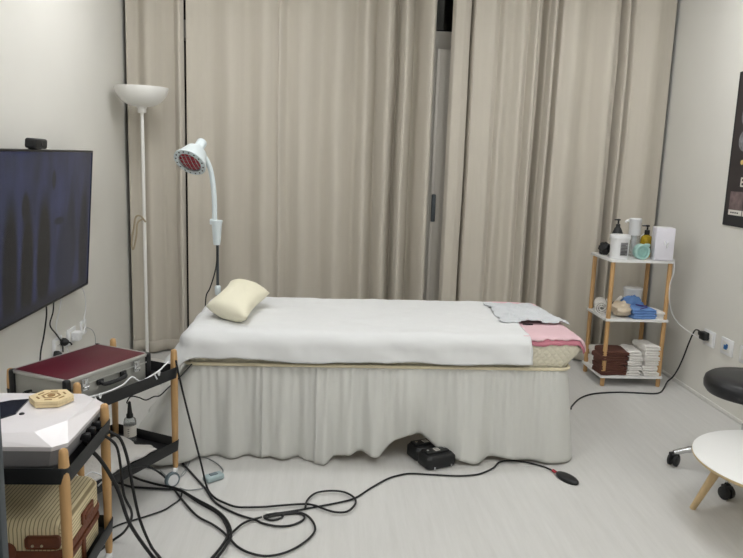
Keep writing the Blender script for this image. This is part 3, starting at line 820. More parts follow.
obj('red_bulb', MB().lathe([(.020, .075), (.045, .10), (.068, Lh_ - .014), (.066, Lh_ - .002), (.045, Lh_ + .005), (.004, Lh_ + .008)], 32, Mh), M['red'], il)
gd = MB()
for k in range(-2, 3):
    s_ = k * .027; hh = math.sqrt(.07 ** 2 - s_ ** 2)
    gd.tube([Mh @ Vector((s_, -hh, Lh_ + .009)), Mh @ Vector((s_, 0, Lh_ + .014)), Mh @ Vector((s_, hh, Lh_ + .009))], .0013, 6)
    gd.tube([Mh @ Vector((-hh, s_, Lh_ + .009)), Mh @ Vector((0, s_, Lh_ + .014)), Mh @ Vector((hh, s_, Lh_ + .009))], .0013, 6)
obj('guard_wire', gd, M['chrome'], il)
cdd = [ip(217, 246, 4.28), ip(217, 258, 4.27), ip(215, 272, 4.27), ip(210, 288, 4.27), ip(206, 297, 4.27), ip(205, 320, 4.27)]
obj('cord', MB().tube(cdd, .004, 8), M['rubber'], il)

# ------------------------------------------------------------------ corner shelf
sf = thing('shelf_rack', 'three tier white shelf rack on wooden posts in the corner', 'shelf', (2.025, 4.57, 0))
SX0, SX1, SY0, SY1 = 1.815, 2.235, 4.39, 4.75
def spart(name, mb, m, **k):
    o_ = obj(name, mb, m, sf, **k); o_.location = -Vector(sf.location); return o_
for x in (SX0 + .022, SX1 - .018):
    for y in (SY0 + .022, SY1 - .022):
        spart('leg', MB().lathe([(.012, 0), (.0145, .01), (.0145, .828), (.012, .835)], 18, Matrix.Translation((x, y, 0))), M['wood'])
for z in (.85, .46, .075):
    spart('shelf_board', MB().loft([rrect(SX1 - SX0, SY1 - SY0, .006, z - .016, 3, (SX0 + SX1) / 2, (SY0 + SY1) / 2), rrect(SX1 - SX0, SY1 - SY0, .006, z, 3, (SX0 + SX1) / 2, (SY0 + SY1) / 2)]), M['white'])
ZT, ZM, ZB = .85, .46, .075
# top shelf
j = thing('lidded_jar', 'white lidded jar with a printed label at the front of the top shelf', 'jar', (1.895, 4.475, ZT), R_(15))
obj('jar_body', MB().lathe([(.054, 0), (.058, .004), (.060, .13)], 36), M['whitep'], j)
obj('lid', MB().lathe([(.064, .128), (.065, .132), (.065, .152), (.062, .156), (.003, .156)], 36), M['whitep'], j)
lb = []
def lab(u, v):
    a = R_(-122 + 50 * u); r = .0602 + .001
    return (r * math.cos(a), r * math.sin(a), .025 + .085 * v)
obj('label', MB().grid(10, 2, lab), M['label'], j, solid=.0006)
lines = MB()
for k in range(8):
    a0, a1 = -119, -119 + (44 if k % 3 else 28)
    lines.grid(8, 1, lambda u, v, k=k, a0=a0, a1=a1: (.0622 * math.cos(R_(a0 + (a1 - a0) * u)), .0622 * math.sin(R_(a0 + (a1 - a0) * u)), .033 + .0095 * k + .0045 * v))
obj('label_print', lines, M['ink'], j)

pb_ = thing('pump_bottle', 'matte black pump bottle standing behind the white lidded jar', 'bottle', (1.925, 4.60, ZT), R_(200))
obj('bottle_body', MB().lathe([(.034, 0), (.038, .004), (.038, .13), (.034, .155), (.022, .185), (.014, .195)], 28), M['blackp'], pb_)
obj('pump', MB().lathe([(.014, .193), (.014, .212), (.006, .215), (.006, .236), (.013, .238), (.013, .246), (.004, .248)], 16).box((.016, 0, .242), (.034, .010, .008), .002), M['blackp'], pb_)
dp = thing('foam_dispenser', 'tall clear dispenser with thick white head on the top shelf', 'dispenser', (2.05, 4.62, ZT), R_(170))
obj('bottle_body', MB().lathe([(.036, 0), (.040, .004), (.040, .13), (.038, .14), (.02, .142)], 28), M['clear'], dp)
obj('dispenser_head', MB().lathe([(.036, .140), (.039, .142), (.039, .225), (.041, .228), (.041, .250), (.036, .254), (.003, .255)], 28).tube([(.03, 0, .235), (.055, 0, .234), (.062, 0, .222)], .008, 8), M['whitep'], dp)
obj('dip_tube', MB().cyl((0, 0, .03), (0, 0, .14), .014).cyl((0, 0, .004), (0, 0, .03), .004), M['whitep'], dp)
ob = thing('oil_bottle', 'bottle of golden oil with black pump top on the top shelf', 'bottle', (2.128, 4.60, ZT), R_(180))
obj('bottle_body', MB().lathe([(.036, 0), (.039, .004), (.039, .11), (.034, .135), (.014, .15)], 28), M['oil'], ob)
obj('label', MB().lathe([(.0393, .03), (.0396, .031), (.0396, .075), (.0393, .076)], 28, cap=False), M['oild'], ob)
obj('pump', MB().lathe([(.017, .148), (.017, .178), (.006, .18), (.006, .20), (.014, .202), (.014, .212), (.003, .214)], 16).box((.018, 0, .207), (.04, .010, .009), .002), M['blackp'], ob)
wb = thing('pump_bottle', 'slim bottle with white pump partly hidden behind the golden oil', 'bottle', (2.165, 4.69, ZT), R_(180))
obj('bottle_body', MB().lathe([(.030, 0), (.033, .004), (.033, .13), (.012, .15)], 24), M['whitep'], wb)
obj('pump', MB().lathe([(.012, .148), (.012, .17), (.005, .172), (.005, .196), (.012, .198), (.012, .206), (.003, .207)], 16).box((.014, 0, .202), (.034, .009, .008), .002), M['whitep'], wb)
tr = thing('tape_roll', 'round teal roll standing on edge in front of the golden oil', 'roll', (2.035, 4.455, ZT + .05), R_(8))
Mr = Matrix.Rotation(PI / 2, 4, 'X')
obj('outer_ring', MB().lathe([(.048, -.025), (.050, -.022), (.050, .022), (.048, .025), (.040, .025), (.038, .020), (.038, -.025)], 36, Mr, cap=False), M['teal'], tr)
obj('face_disc', MB().lathe([(.038, -.022), (.038, .020), (.028, .021), (.026, .024), (.020, .024), (.018, .020), (.004, .020)], 36, Mr), M['teald'], tr)
obj('green_tail', MB().box((.038, .0, .042), (.035, .03, .022), .008, 3), M['teal'], tr)
dv = thing('white_device', 'upright lilac white box with a small hook and thin cable on the top shelf', 'device', (2.165, 4.44, ZT), R_(-12))
obj('housing', MB().box((0, 0, .108), (.118, .115, .212), .006, 3), M['whitec'], dv)
obj('cap', MB().box((0, 0, .213), (.108, .105, .004), .0015), M['whitep'], dv)
obj('hook', MB().tube([(.0, -.058, .13), (-.006, -.070, .128), (-.002, -.072, .108), (.012, -.070, .112), (.016, -.062, .125), (.010, -.072, .10), (.014, -.070, .088)], .004, 8), M['whitep'], dv)
cable_w = [(2.215, 4.40, ZT + .012), (2.222, 4.378, ZT + .006), (2.225, 4.372, .78), (2.21, 4.375, .70), (2.215, 4.372, .60), (2.26, 4.40, .50), (2.33, 4.40, .42), (2.375, 4.25, .38), (2.385, 4.185, .385)]
tag(obj('thin_cable', MB().tube(cable_w, .0028, 7), M['whitep']), 'thin white cable hanging from the lilac white box to the wall', 'cable')
def lump(x, y, z0, sx, sy, sz, seed, amp=.25):
    def fn(u, v):
        th = 2 * PI * u; ph = PI * v
        d = Vector((math.sin(ph) * math.cos(th), math.sin(ph) * math.sin(th), -math.cos(ph)))
        k = 1 + amp * fb(d, 1.6, seed)
        return (x + d.x * sx * k, y + d.y * sy * k, max(z0, z0 + sz + d.z * sz * k))
    return MB().grid(28, 18, fn)
tag(obj('cloth_bundle', lump(1.862, 4.64, ZT + .001, .038, .05, .042, 2.0), M['rubber'], smooth=180), 'crumpled black bundle at the back of the top shelf behind the jar', 'bundle')

# middle shelf
rt = thing('rolled_towel', 'rolled white towel with its spiral end showing on the middle shelf', 'towel', (1.858, 4.60, ZM), R_(-18))
sp = []
for k in range(90):
    a = k * .22; r = .004 + .041 * k / 89; sp.append((r * math.cos(a), r * math.sin(a)))
def roll_spiral():
    mb = MB(); th = .0075
    vs, fs = [], []
    for (x, z) in sp:
        r = math.hypot(x, z); nx, nz = (x / r, z / r) if r else (1, 0)
        for dy in (-.09, .09):
            vs.append((x, dy, z + .0455)); vs.append((x + nx * th, dy, z + nz * th + .0455))
    for i in range(len(sp) - 1):
        a = i * 4; b = a + 4
        fs += [(a, b, b + 1, a + 1), (a + 2, a + 3, b + 3, b + 2), (a, a + 2, b + 2, b), (a + 1, b + 1, b + 3, a + 3)]
    fs += [(0, 1, 3, 2), (len(vs) - 4, len(vs) - 2, len(vs) - 1, len(vs) - 3)]
    zm = min(v[2] for v in vs); vs = [(x, y, z - zm) for x, y, z in vs]
    return mb.add(vs, fs)
obj('spiral', roll_spiral(), M['towel'], rt)
bgm = MB().bm((lambda b: b)(bmesh.new()))
tag(obj('plastic_bag', lump(1.945, 4.475, ZM + .001, .068, .06, .050, 7.0, .35), M['bagm'], smooth=60), 'clear plastic bag of beige items beside the blue towel', 'bag')
br_ = thing('brush', 'small beige brush with dark bristles lying on the plastic bag', 'brush', (1.925, 4.525, ZM + .075), R_(25))
obj('brush_handle', MB().tube([(-.01, 0, .0), (.02, 0, .022), (.05, 0, .045)], [.010] * 3 + [.012] * 20, 10), M['postw'], br_)
obj('bristles', MB().lathe([(.010, 0), (.016, .02), (.012, .03)], 14, Matrix.Translation((-.02, 0, -.012)) @ Matrix.Rotation(R_(30), 4, 'Y')), M['blackp'], br_)
tb = thing('plastic_tub', 'white round tub behind the blue towel on the middle shelf', 'tub', (2.105, 4.68, ZM))
obj('tub_body', MB().lathe([(.050, 0), (.052, .004), (.060, .14)], 32), M['whitep'], tb)
obj('lid', MB().lathe([(.063, .139), (.064, .143), (.064, .160), (.060, .163), (.003, .163)], 32), M['whitep'], tb)

def folded(w, d, h, seed, layers=2, soft=.004):
    """a folded towel: rounded front fold, layered; base at z=0, centred"""
    prof = []
    n = 7
    hl = h / layers
    right_ = []
    for k in range(layers):
        for q in range(n + 1):
            a = -PI / 2 + PI * q / n
            right_.append((-d / 2 + hl * .5 - hl * .5 * math.cos(a), hl * (k + .5) + hl * .5 * math.sin(a) * .97))
    left_ = [(d / 2, h), (d / 2 + .002, h * .6), (d / 2, 0)]
    prof = right_ + left_
    loops = []
    nx = 14
    for i in range(nx + 1):
        u = i / nx; x = -w / 2 + w * u
        e = min(u, 1 - u) * nx
        sh_ = 1 if e >= 1 else (.80 if e > 0 else .62)
        if e == 0: sh_ = .70
        L = []
        for (y, z) in prof:
            p = Vector((x, y, z))
            zz = h * .5 + (z - h * .5) * (sh_ if e < 1 else 1)
            q = soft * fb((x * 14, y * 14, z * 6), 1, seed)
            L.append((x + soft * 1.2 * fb((y * 12, z * 40, 0), 1, seed + 2) * (1 if e < 1 else .2), y + q * 1.4, max(0, zz + (q if z > h * .4 else 0) - (h * .5 * (1 - sh_) if e < 1 else 0) * .6)))
        loops.append(L)
    return MB().loft(loops)
def stack(n, x, y, z, w, d, h, m, label_fn, group, rot=0, seed=0):
    for k in range(n):
        o_ = obj('folded_towel', folded(w * (1 + .03 * math.sin(k * 2.1 + seed)), d, h, seed + k * 1.7), m, recenter=False)
        o_.location = (x + .005 * math.sin(k * 3.1 + seed), y + .004 * math.cos(k * 2.3 + seed), z + k * h * 1.01)
        o_.rotation_euler = (0, 0, rot + R_(2.5) * math.sin(k * 1.9 + seed))
        tag(o_, label_fn(k), 'towel', group)
ORD = ['lowest', 'second from the bottom', 'third from the bottom', 'fourth from the bottom', 'fifth from the bottom', 'sixth from the bottom']
def lf(n, base):
    return lambda k: (base + ', ' + ('topmost of its pile' if k == n - 1 else ORD[k] + ' of its pile') + '')
stack(2, 2.075, 4.475, ZM, .165, .15, .034, M['blue'], lf(2, 'blue folded towel tied with purple cord'), 'blue towels on the middle shelf', R_(4), 3)
tag(obj('loose_towel', lump(2.045, 4.56, ZM + .0, .075, .045, .062, 5.0, .35), M['blue'], smooth=180), 'crumpled blue towel heaped behind the folded blue ones', 'towel')
pc = MB().tube([(2.04, 4.40, ZM + .068), (2.07, 4.41, ZM + .074), (2.10, 4.43, ZM + .076), (2.085, 4.47, ZM + .078), (2.05, 4.49, ZM + .080), (2.07, 4.44, ZM + .079), (2.11, 4.47, ZM + .077), (2.125, 4.50, ZM + .076)], .003, 7)
tag(obj('purple_cord', pc, M['purple']), 'thin purple cord lying on the blue folded towels', 'cord')
stack(3, 2.185, 4.47, ZM, .06, .14, .017, M['towel'], lf(3, 'small white folded cloth beside the blue towels'), 'small white cloths on the middle shelf', 0, 6)
# bottom shelf
stack(4, 1.912, 4.665, ZB, .175, .13, .031, M['towel'], lf(4, 'white folded towel behind the brown pile'), 'white towels behind the brown pile', R_(90), 1)
stack(5, 1.905, 4.475, ZB, .185, .15, .033, M['brown'], lf(5, 'dark brown folded towel on the bottom shelf'), 'brown towels on the bottom shelf', 0, 2)
stack(5, 2.048, 4.485, ZB, .095, .17, .033, M['towel'], lf(5, 'white folded towel beside the brown pile'), 'white towels beside the brown pile', R_(-3), 4)
stack(6, 2.150, 4.485, ZB, .105, .18, .034, M['towel'], lf(6, 'white folded towel in the tallest pile'), 'white towels in the tallest pile', R_(4), 9)

# ------------------------------------------------------------------ poster on the wall
po = thing('wall_poster', 'dark poster with round pictures and photo tiles on the wall', 'poster', (XR - .004, 4.17, 1.115))
PH, PW = .90, .66
def pob(y0, y1, z0, z1, x, name, m): return obj(name, MB().box((x, -(y0 + y1) / 2, (z0 + z1) / 2), (.002, y1 - y0, z1 - z0)), m, po, smooth=0)
obj('backing', MB().box((0, -PW / 2, PH / 2), (.006, PW, PH), .001), M['posterd'], po, smooth=0)
pob(.02, PW - .02, .085, PH - .02, -.0035, 'print', M['poster'])
for z in (.64, .50):
    for y in (.13, .33, .53):
        obj('round_picture', MB().lathe([(.062, 0), (.062, .002), (.002, .002)], 32, Matrix.Translation((-.004, -y - .01, z)) @ Matrix.Rotation(-PI / 2, 4, 'Y')), M['posti'], po)
obj('gold_dot', MB().lathe([(.014, 0), (.014, .002), (.002, .002)], 20, Matrix.Translation((-.004, -.135, .375)) @ Matrix.Rotation(-PI / 2, 4, 'Y')), M['postg'], po)
for k in range(4):
    y0 = .055 + .145 * k
    f_ = pob(y0, y0 + .135, .095, .205, -.005, 'photo_tile', M['postp'])
    pob(y0, y0 + .135, .066, .097, -.0055, 'caption_strip', M['postw'])
    ck_ = MB()
    for q in range(4): ck_.box((-.0066, -(y0 + .03 + .022 * q), .081), (.0008, .014, .008))
    obj('caption_print', ck_, M['ink'], po, smooth=0)
lt_ = MB()   # the white letter E at the edge of the print
lt_.box((-.005, -.150, .262), (.002, .010, .055))
for z in (.239, .262, .285): lt_.box((-.005, -.165, z), (.002, .035, .009))
obj('letter', lt_, M['postw'], po, smooth=0)

# ------------------------------------------------------------------ stool
so = thing('stool', 'round black stool on chrome caster base beside the white table', 'stool', (1.995, 3.06, 0))
obj('seat', MB().lathe([(.16, .405), (.195, .412), (.208, .43), (.210, .455), (.205, .475), (.19, .487), (.10, .492), (.004, .493)], 48), M['stool'], so)
obj('seat_plate', MB().lathe([(.06, .385), (.06, .39), (.14, .395), (.14, .408)], 32), M['blackp'], so)
obj('gas_column', MB().lathe([(.024, .09), (.024, .26), (.018, .262), (.018, .39)], 24), M['chrome'], so)
obj('column_collar', MB().lathe([(.029, .355), (.029, .392)], 24), M['blackp'], so)
obj('hub', MB().lathe([(.034, .075), (.038, .08), (.038, .12), (.03, .13)], 24), M['chrome'], so)
for k in range(5):
    a = R_(156 + 72 * k); c_, s_ = math.cos(a), math.sin(a)
    lg = obj('leg', MB().tube([(.03 * c_, .03 * s_, .105), (.12 * c_, .12 * s_, .112), (.22 * c_, .22 * s_, .098), (.30 * c_, .30 * s_, .066)], [.018] * 4 + [.016] * 10 + [.014] * 30, 12), M['chrome'], so)
    b_ = a + 1.1
    d = Vector((-math.sin(b_), math.cos(b_), 0)); c = Vector((.30 * c_, .30 * s_, .030))
    cs = MB()
    for q in (-1, 1):
        p0, p1 = c + d * (.006 * q), c + d * (.024 * q)
        cs.lathe([(.026, 0), (.030, .004), (.030, .014), (.022, .018)], 20, Matrix.Translation(p0) @ (d * q).to_track_quat('Z', 'Y').to_matrix().to_4x4())
    cs.cyl(c - d * .006, c + d * .006, .012).box(tuple(c + Vector((0, 0, .026))), (.04, .04, .018), .006)
    cs.cyl(c + Vector((0, 0, .02)), c + Vector((0, 0, .045)), .008)
    obj('caster', cs, M['blackp'], lg)

# ------------------------------------------------------------------ white table
tbx, tby, tbz = 1.852, 2.55, .30
ta = thing('coffee_table', 'low round white table with wooden rim and splayed tapered legs', 'table', (tbx, tby, 0))
TR = .352
obj('tabletop', MB().lathe([(TR - .012, tbz - .020), (TR, tbz - .010), (TR, tbz - .003)], 72), M['ply'], ta)
obj('top_surface', MB().lathe([(TR - .001, tbz - .004), (TR - .001, tbz - .001), (TR - .003, tbz), (.004, tbz)], 72), M['white'], ta)
for k in range(3):
    a = R_(143 + 120 * k)
    c_, s_ = math.cos(a), math.sin(a)
    obj('leg', MB().cyl((.325 * c_, .325 * s_, 0), (.215 * c_, .215 * s_, tbz - .019), .0125, .021, 24), M['woodp'], ta)
obj('apron', MB().lathe([(.22, tbz - .032), (.235, tbz - .018)], 40), M['ply'], ta)

# ------------------------------------------------------------------ things on the floor
def fbox(label, x, y, rot):
    t = thing('battery_box', label, 'box', (x, y, 0), rot, 'black boxes by the bed skirt')
    w, d, h = .160, .108, .066
    obj('body', MB().loft([rrect(w - .01, d - .01, .02, .004), rrect(w, d, .022, .010), rrect(w, d, .022, h - .012), rrect(w - .02, d - .02, .018, h)]), M['blackp'], t)
    obj('top_ridge', MB().box((0, .012, h + .003), (w - .035, d - .05, .010), .004), M['blackp'], t)
    obj('white_label', MB().box((.004, .010, h + .0085), (.026, .030, .0012)), M['postw'], t, smooth=0)
    ink_ = MB()
    for k in range(3): ink_.box((.004, .002 + .008 * k, h + .0093), (.018, .003, .0006))
    obj('label_print', ink_, M['ink'], t, smooth=0)
    for sx in (-.045, .048):
        obj('stud', MB().lathe([(.0065, h + .006), (.0065, h + .012), (.004, h + .014)], 14, Matrix.Translation((sx, .010, 0))), M['chrome'], t)
        obj('front_pin', MB().cyl((sx, -d / 2 - .004, .006), (sx, -d / 2 - .004, .022), .0045), M['chrome'], t)
    for sx in (-1, 1):
        for sy in (-1, 1): pass
    ft = MB()
    for sx in (-.055, .055):
        for sy in (-.03, .03): ft.cyl((sx, sy, 0), (sx, sy, .006), .01)
    obj('foot', ft, M['rubber'], t)
fbox('black box with silver studs and white label, standing out from the bed skirt', .540, 3.168, R_(24))
fbox('black box with silver studs tucked behind its twin under the skirt', .497, 3.268, R_(24))

def fpath(px, z=.006): return [tuple(on_floor(u, w, z)) for u, w in px]
# foot switch with its long cord
ps = on_floor(567, 478, .008); fd = on_floor(580, 485.5, .008) - on_floor(555, 471, .008)
pd = thing('foot_switch', 'black oval foot switch on a long black cord across the floor', 'foot switch', (ps.x, ps.y, 0), math.atan2(fd.y, fd.x) - PI / 2)
def pad(u, v): pass
L_ = []
for z, s in ((.0, .94), (.004, 1.0), (.011, 1.0), (.016, .9), (.019, .6)):
    L_.append([(.034 * s * math.cos(2 * PI * k / 32), .068 * s * math.sin(2 * PI * k / 32) * (1), z) for k in range(32)])
obj('switch_body', MB().loft(L_), M['rubber'], pd)
inv = pd.matrix_basis.inverted()
nk = on_floor(553, 470.5, .008); nk2 = on_floor(557, 473, .008)
obj('red_collar', MB().tube([inv @ nk, inv @ nk2], .0075, 10, 1), M['red'], pd)
cord = fpath([(554, 471), (543, 466.5), (530, 463), (518, 461), (508, 460.5), (499, 462.5), (493, 468), (481, 473.5), (470, 475.3), (455, 475.8), (430, 474.5), (410, 473.5), (398, 475.5), (387, 479), (371, 488), (355, 498), (339, 502.5), (318, 506.5), (300, 509.8), (283, 512.5), (268, 514.5), (264, 517), (270, 520), (278, 519), (283, 516), (277, 513.2), (268, 515)])
obj('cord', MB().tube([inv @ Vector(p) for p in cord], .0042, 8), M['rubber'], pd)

def cable(pts, label, r=.0045, m='rubber', name='black_cable', cat='cable', group=None):
    return tag(obj(name, MB().tube(pts, r, 8), M[m], smooth=180), label, cat, group)
GC = 'black cables around the trolleys'
# from trolley post down to the floor and into the small loop
cable([(-.642, 2.955, .565), (-.628, 2.945, .50), tuple(at_y(186, 405, 2.93)), tuple(at_y(195, 440, 2.88)), tuple(at_y(201, 463, 2.85))] + fpath([(207, 487), (214, 497), (225, 503), (238, 507), (262, 507), (280, 505.5), (304, 504), (315, 505.5), (323, 508.5), (335, 512), (347, 511.5), (355, 504.5), (354.5, 498), (345, 492.3), (331, 490.7), (316, 493), (307.5, 500), (305, 509)], .012),
      'black cable dropping from the trolley post and ending in a small floor loop', group=GC)
cable(fpath([(176, 456), (187, 468), (196, 478), (205, 488), (216, 503), (237, 514), (256, 520), (262, 523), (276, 526), (290, 525.6), (300.5, 521.6), (304.5, 517.5), (300, 513.5), (285, 514), (268, 517)], .007),
      'black cable running from under the trolley caster to the knot of cords', group=GC)
cable(fpath([(264, 518), (280, 514), (292, 512), (303, 513.5), (310.5, 518.5), (315, 526.6), (312.6, 534.7), (300.5, 545), (284, 553), (266, 556), (250, 553), (238, 547), (230, 539), (222, 531), (212, 524), (196, 515), (180, 497), (168, 481)], .009) + [tuple(at_y(u, w, y)) for u, w, y in ((160, 473, 2.87), (150, 467.5, 2.80), (140, 466, 2.74), (122, 470, 2.64), (108, 478, 2.55))],
      'black cable making the widest loop on the floor', group=GC)
cable(fpath([(262, 517), (251, 520), (242, 524), (231, 534), (222, 546), (212, 559), (200, 575), (188, 592)], .012),
      'black cable crossing the widest loop and leaving towards the camera', group=GC)
cable(fpath([(90, 452), (120, 470), (136, 478), (148, 482), (160, 485), (178, 489), (196, 499), (216, 510), (227, 521), (231, 534), (226, 546), (217, 558), (206, 573), (196, 590)], .018),
      'thick black cable curving past the trolley caster on the floor', .0054, group=GC)
cable(fpath([(85, 462), (110, 478), (128, 486), (146, 488), (165, 489), (181, 491), (198, 502), (217, 513), (225, 523), (228, 534), (221, 547), (211, 559), (199, 574)], .010),
      'thick black cable lying directly beside the other thick one', .0052, group=GC)
cable(fpath([(182, 492), (180, 499), (172, 505), (164, 510), (150, 515), (134, 520), (121, 524), (112, 528)], .006),
      'thin black cable looping back from the caster towards the wood leg', .0035, group=GC)
# from the machine down to the floor
def mcable(px, ys, label, r, tail):
    pts = [tuple(at_y(u, w, y)) for (u, w), y in zip(px, ys)] + tail
    return cable(pts, label, r, group=GC)
mcable([(84, 441), (90, 449), (102.7, 463), (117.5, 489), (130, 524)], (2.16, 2.17, 2.18, 2.22, 2.28), 'thick black cable sagging out of the white machine past its trolley leg', .0065,
       fpath([(152, 556), (163, 566), (180, 580)], .008))
mcable([(88, 433), (100, 434), (111, 440), (117.5, 449), (121, 470), (124, 495), (131, 510), (131, 520), (124, 532)], (2.20, 2.23, 2.25, 2.27, 2.30, 2.33, 2.37, 2.42, 2.46), 'slim black cable hanging from the white machine and curling back under the trolley', .0048,
       fpath([(112, 541), (100, 550)], .006))
mcable([(88, 424), (100, 428), (112, 433), (121, 440), (128, 461), (133, 489), (140, 520)], (2.24, 2.27, 2.29, 2.30, 2.34, 2.36, 2.40), 'black cable arching highest from the back of the white machine', .0055,
       fpath([(151, 546), (160, 558), (172, 575)], .008))
aw = on_floor(176, 455, 0)
tag(obj('cable_adapter', MB().box((aw.x, aw.y, .028), (.03, .03, .055), .009, 3).cyl((aw.x, aw.y, .05), (aw.x, aw.y, .066), .008), M['whitep']), 'small white upright adapter on the floor behind the trolley post', 'adapter')
# grey cord with inline switch
gs = on_floor(213.5, 480, 0)
gw = thing('inline_switch', 'grey cord with pale teal inline switch lying near the bed skirt', 'switch', (gs.x, gs.y, 0), R_(38))
inv = gw.matrix_basis.inverted()
obj('switch_body', MB().box((0, 0, .014), (.09, .05, .028), .011, 3), M['paleteal'], gw)
obj('rocker', MB().box((.0, 0, .029), (.036, .022, .006), .002), M['greytyre'], gw)
obj('cord', MB().tube([inv @ Vector(p) for p in fpath([(177, 452), (191, 455), (205, 457.5), (216.5, 463), (223, 470), (220, 475)], .006)], .003, 8), M['cablegrey'], gw)
obj('cord', MB().tube([inv @ Vector(p) for p in fpath([(207, 485), (203, 488), (196, 489.5), (187, 490), (180, 488)], .006)], .003, 8), M['cablegrey'], gw)
for k, (px, lb_) in enumerate((([(183, 448), (190, 456), (188, 466), (182, 474), (178, 482)], 'thin grey wire curling down beside the trolley caster'),
                ([(160, 470), (170, 478), (182, 476), (187, 468), (184, 458)], 'thin grey wire looped around the wood leg near the skirt'))):
    cable(fpath(px, .005), lb_, .0022, 'cablegrey', 'grey_wire', group='thin grey wires')
cable([tuple(at_y(u, w, y)) for u, w, y in ((70, 462, 2.35), (80, 478, 2.4), (92, 472, 2.45), (104, 478, 2.5), (98, 486, 2.5))], 'white wire bunched between the trolleys above the suitcase', .0028, 'whitep', 'white_wire')
# white cable along the trolley rim
def onA(lx, ly, z):
    ca, sa = math.cos(TA[1]), math.sin(TA[1]); return (TA[0][0] + lx * ca - ly * sa, TA[0][1] + lx * sa + ly * ca, z)
hw = .343 / 2 + .014
cable([onA(hw - .02, -.235, .543), onA(hw - .01, -.19, .539), onA(hw, -.12, .540), onA(hw - .002, -.05, .544), onA(hw - .012, .01, .557), onA(hw - .006, .05, .529), onA(hw, .12, .540), onA(hw - .004, .165, .547), onA(hw - .012, .20, .555), onA(hw - .02, .238, .562)],
      'white cable laid along the tray rim in front of the burgundy case', .0032, 'whitep', 'white_cable')
for ly, lb_ in ((-.20, 'white cable clip on the tray rim beside the white machine'), (.12, 'white cable clip on the tray rim below the case latch')):
    tag(obj('cable_clip', MB().tube([onA(hw + .003, ly, .545), onA(hw + .005, ly + .004, .533), onA(hw + .007, ly + .012, .517)], .0028, 7).tube([onA(hw + .003, ly + .02, .545), onA(hw + .006, ly + .026, .529), onA(hw + .007, ly + .030, .545)], .0025, 7), M['whitep']), lb_, 'clip', 'white clips on the tray rim')
# black cord from the bed to the bottle nozzle
cable([(-.88, 3.06, .33)] + [tuple(at_y(u, w, y)) for u, w, y in ((121, 405, 3.0), (127, 402, 3.02), (131, 396.5, 3.04), (139, 397.5, 3.06), (146, 400, 3.08), (154, 396.5, 3.1), (160, 395.5, 3.12), (168, 388, 3.14), (178, 379, 3.17), (192, 364, 3.22))][1:],
      'thin black cord running from the bed edge to the small clear bottle', .003)

# cords under the television
GT = 'cords hanging under the television'
def wcab(px, xs, label, m, r=.004):
    return cable([tuple(at_x(u, w, x)) for (u, w), x in zip(px, xs)], label, r, m, 'hanging_cord', group=GT)
wcab([(46, 302), (46.5, 315), (44, 335), (41, 350), (40, 362)], (-1.36, -1.375, -1.385, -1.385, -1.38), 'black cord hanging straightest beneath the television', 'rubber')
wcab([(54, 298), (53, 312), (50, 325), (56, 334), (62, 343), (63, 352)], (-1.36, -1.375, -1.385, -1.39, -1.39, -1.395), 'black cord kinked beneath the television ending at the socket', 'rubber', .0036)
wcab([(62, 295), (59, 312), (56, 328), (60, 336), (66, 346), (68, 352)], (-1.36, -1.38, -1.39, -1.392, -1.394, -1.395), 'white cord hanging between the black ones under the television', 'whitep', .0034)
wcab([(82, 287), (85, 296), (85.5, 310), (84, 320), (85, 328), (80, 336), (72, 338)], (-1.36, -1.378, -1.39, -1.393, -1.39, -1.385, -1.385), 'white cord hanging under the television corner to the white adapter', 'whitep', .0034)
wcab([(86, 327), (92, 330), (95, 336), (95.5, 345), (96, 356)], (-1.39, -1.392, -1.393, -1.395, -1.395), 'thin white cord drooping beside the sockets nearest the curtain', 'cablegrey', .002)
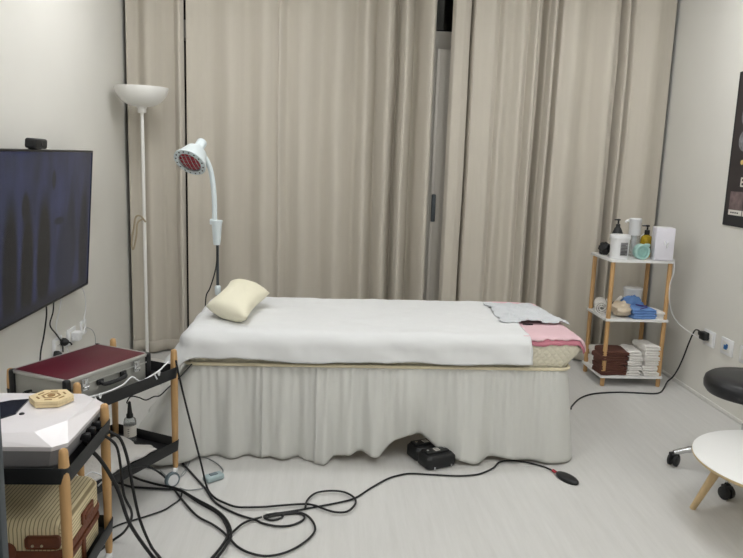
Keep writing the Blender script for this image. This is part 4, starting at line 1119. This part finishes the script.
for y, lb_, m_ in ((3.60, 'black plug in the socket farthest from the curtain', 'blackp'), (3.70, 'black plug in the socket behind the burgundy case', 'blackp')):
    p_ = thing('power_plug', lb_, 'plug', (XL + .012, y, .42 - (0.03 if y < 3.65 else -.012)), 0, 'black plugs under the television')
    obj('plug_body', MB().lathe([(.020, 0), (.022, .004), (.021, .02), (.012, .034), (.005, .038)], 20, Matrix.Rotation(PI / 2, 4, 'Y')), M[m_], p_)
    obj('strain_relief', MB().tube([(.034, 0, 0), (.046, 0, -.004), (.052, 0, -.016)], .0045, 8), M[m_], p_)
ad = thing('power_adapter', 'white power adapter plugged in below the television', 'adapter', (XL + .012, 3.86, .425), 0)
obj('adapter_body', MB().box((.022, 0, 0), (.042, .055, .05), .006, 3), M['whitep'], ad)
obj('cable_stub', MB().tube([(.03, .02, .012), (.05, .03, .014), (.052, .045, .02)], .004, 8), M['whitep'], ad)

# power cord on the right wall
pw = thing('wall_cable', 'black power cord from the wall plug across the floor behind the bed', 'power cord', (XR - .013, 4.18, .412), 0)
obj('plug', MB().box((-.02, 0, 0), (.038, .062, .052), .008, 3).box((-.022, .035, .008), (.03, .03, .028), .006, 3), M['blackp'], pw)
pts = [(-.022, .045, .012), (-.022, .075, .018), (-.02, .12, .0), (-.02, .17, -.09), (-.022, .21, -.19), (-.03, .25, -.29), (-.05, .27, -.355), (-.09, .26, -.388)]
tail = [p - Vector(pw.location) for p in [on_floor(u, w, .006) for u, w in ((662, 391), (655, 393.5), (640, 393), (620, 392.2), (600, 393), (588, 395), (579, 399), (572, 406), (571, 409))]]
tail += [Vector((1.40, 4.1, .006)) - Vector(pw.location)]
obj('cord', MB().tube([Vector(p) for p in pts] + tail[:-1], .0048, 8), M['rubber'], pw)

# ------------------------------------------------------------------ world and view
w = bpy.data.worlds.new('night'); bpy.context.scene.world = w; w.use_nodes = True
w.node_tree.nodes['Background'].inputs[0].default_value = (0.01, 0.012, 0.016, 1)
w.node_tree.nodes['Background'].inputs[1].default_value = 0.3
sc = bpy.context.scene
sc.view_settings.view_transform = 'Standard'; sc.view_settings.look = 'None'
sc.view_settings.exposure = 0.0; sc.view_settings.gamma = 1.0; sc.view_settings.use_curve_mapping = False
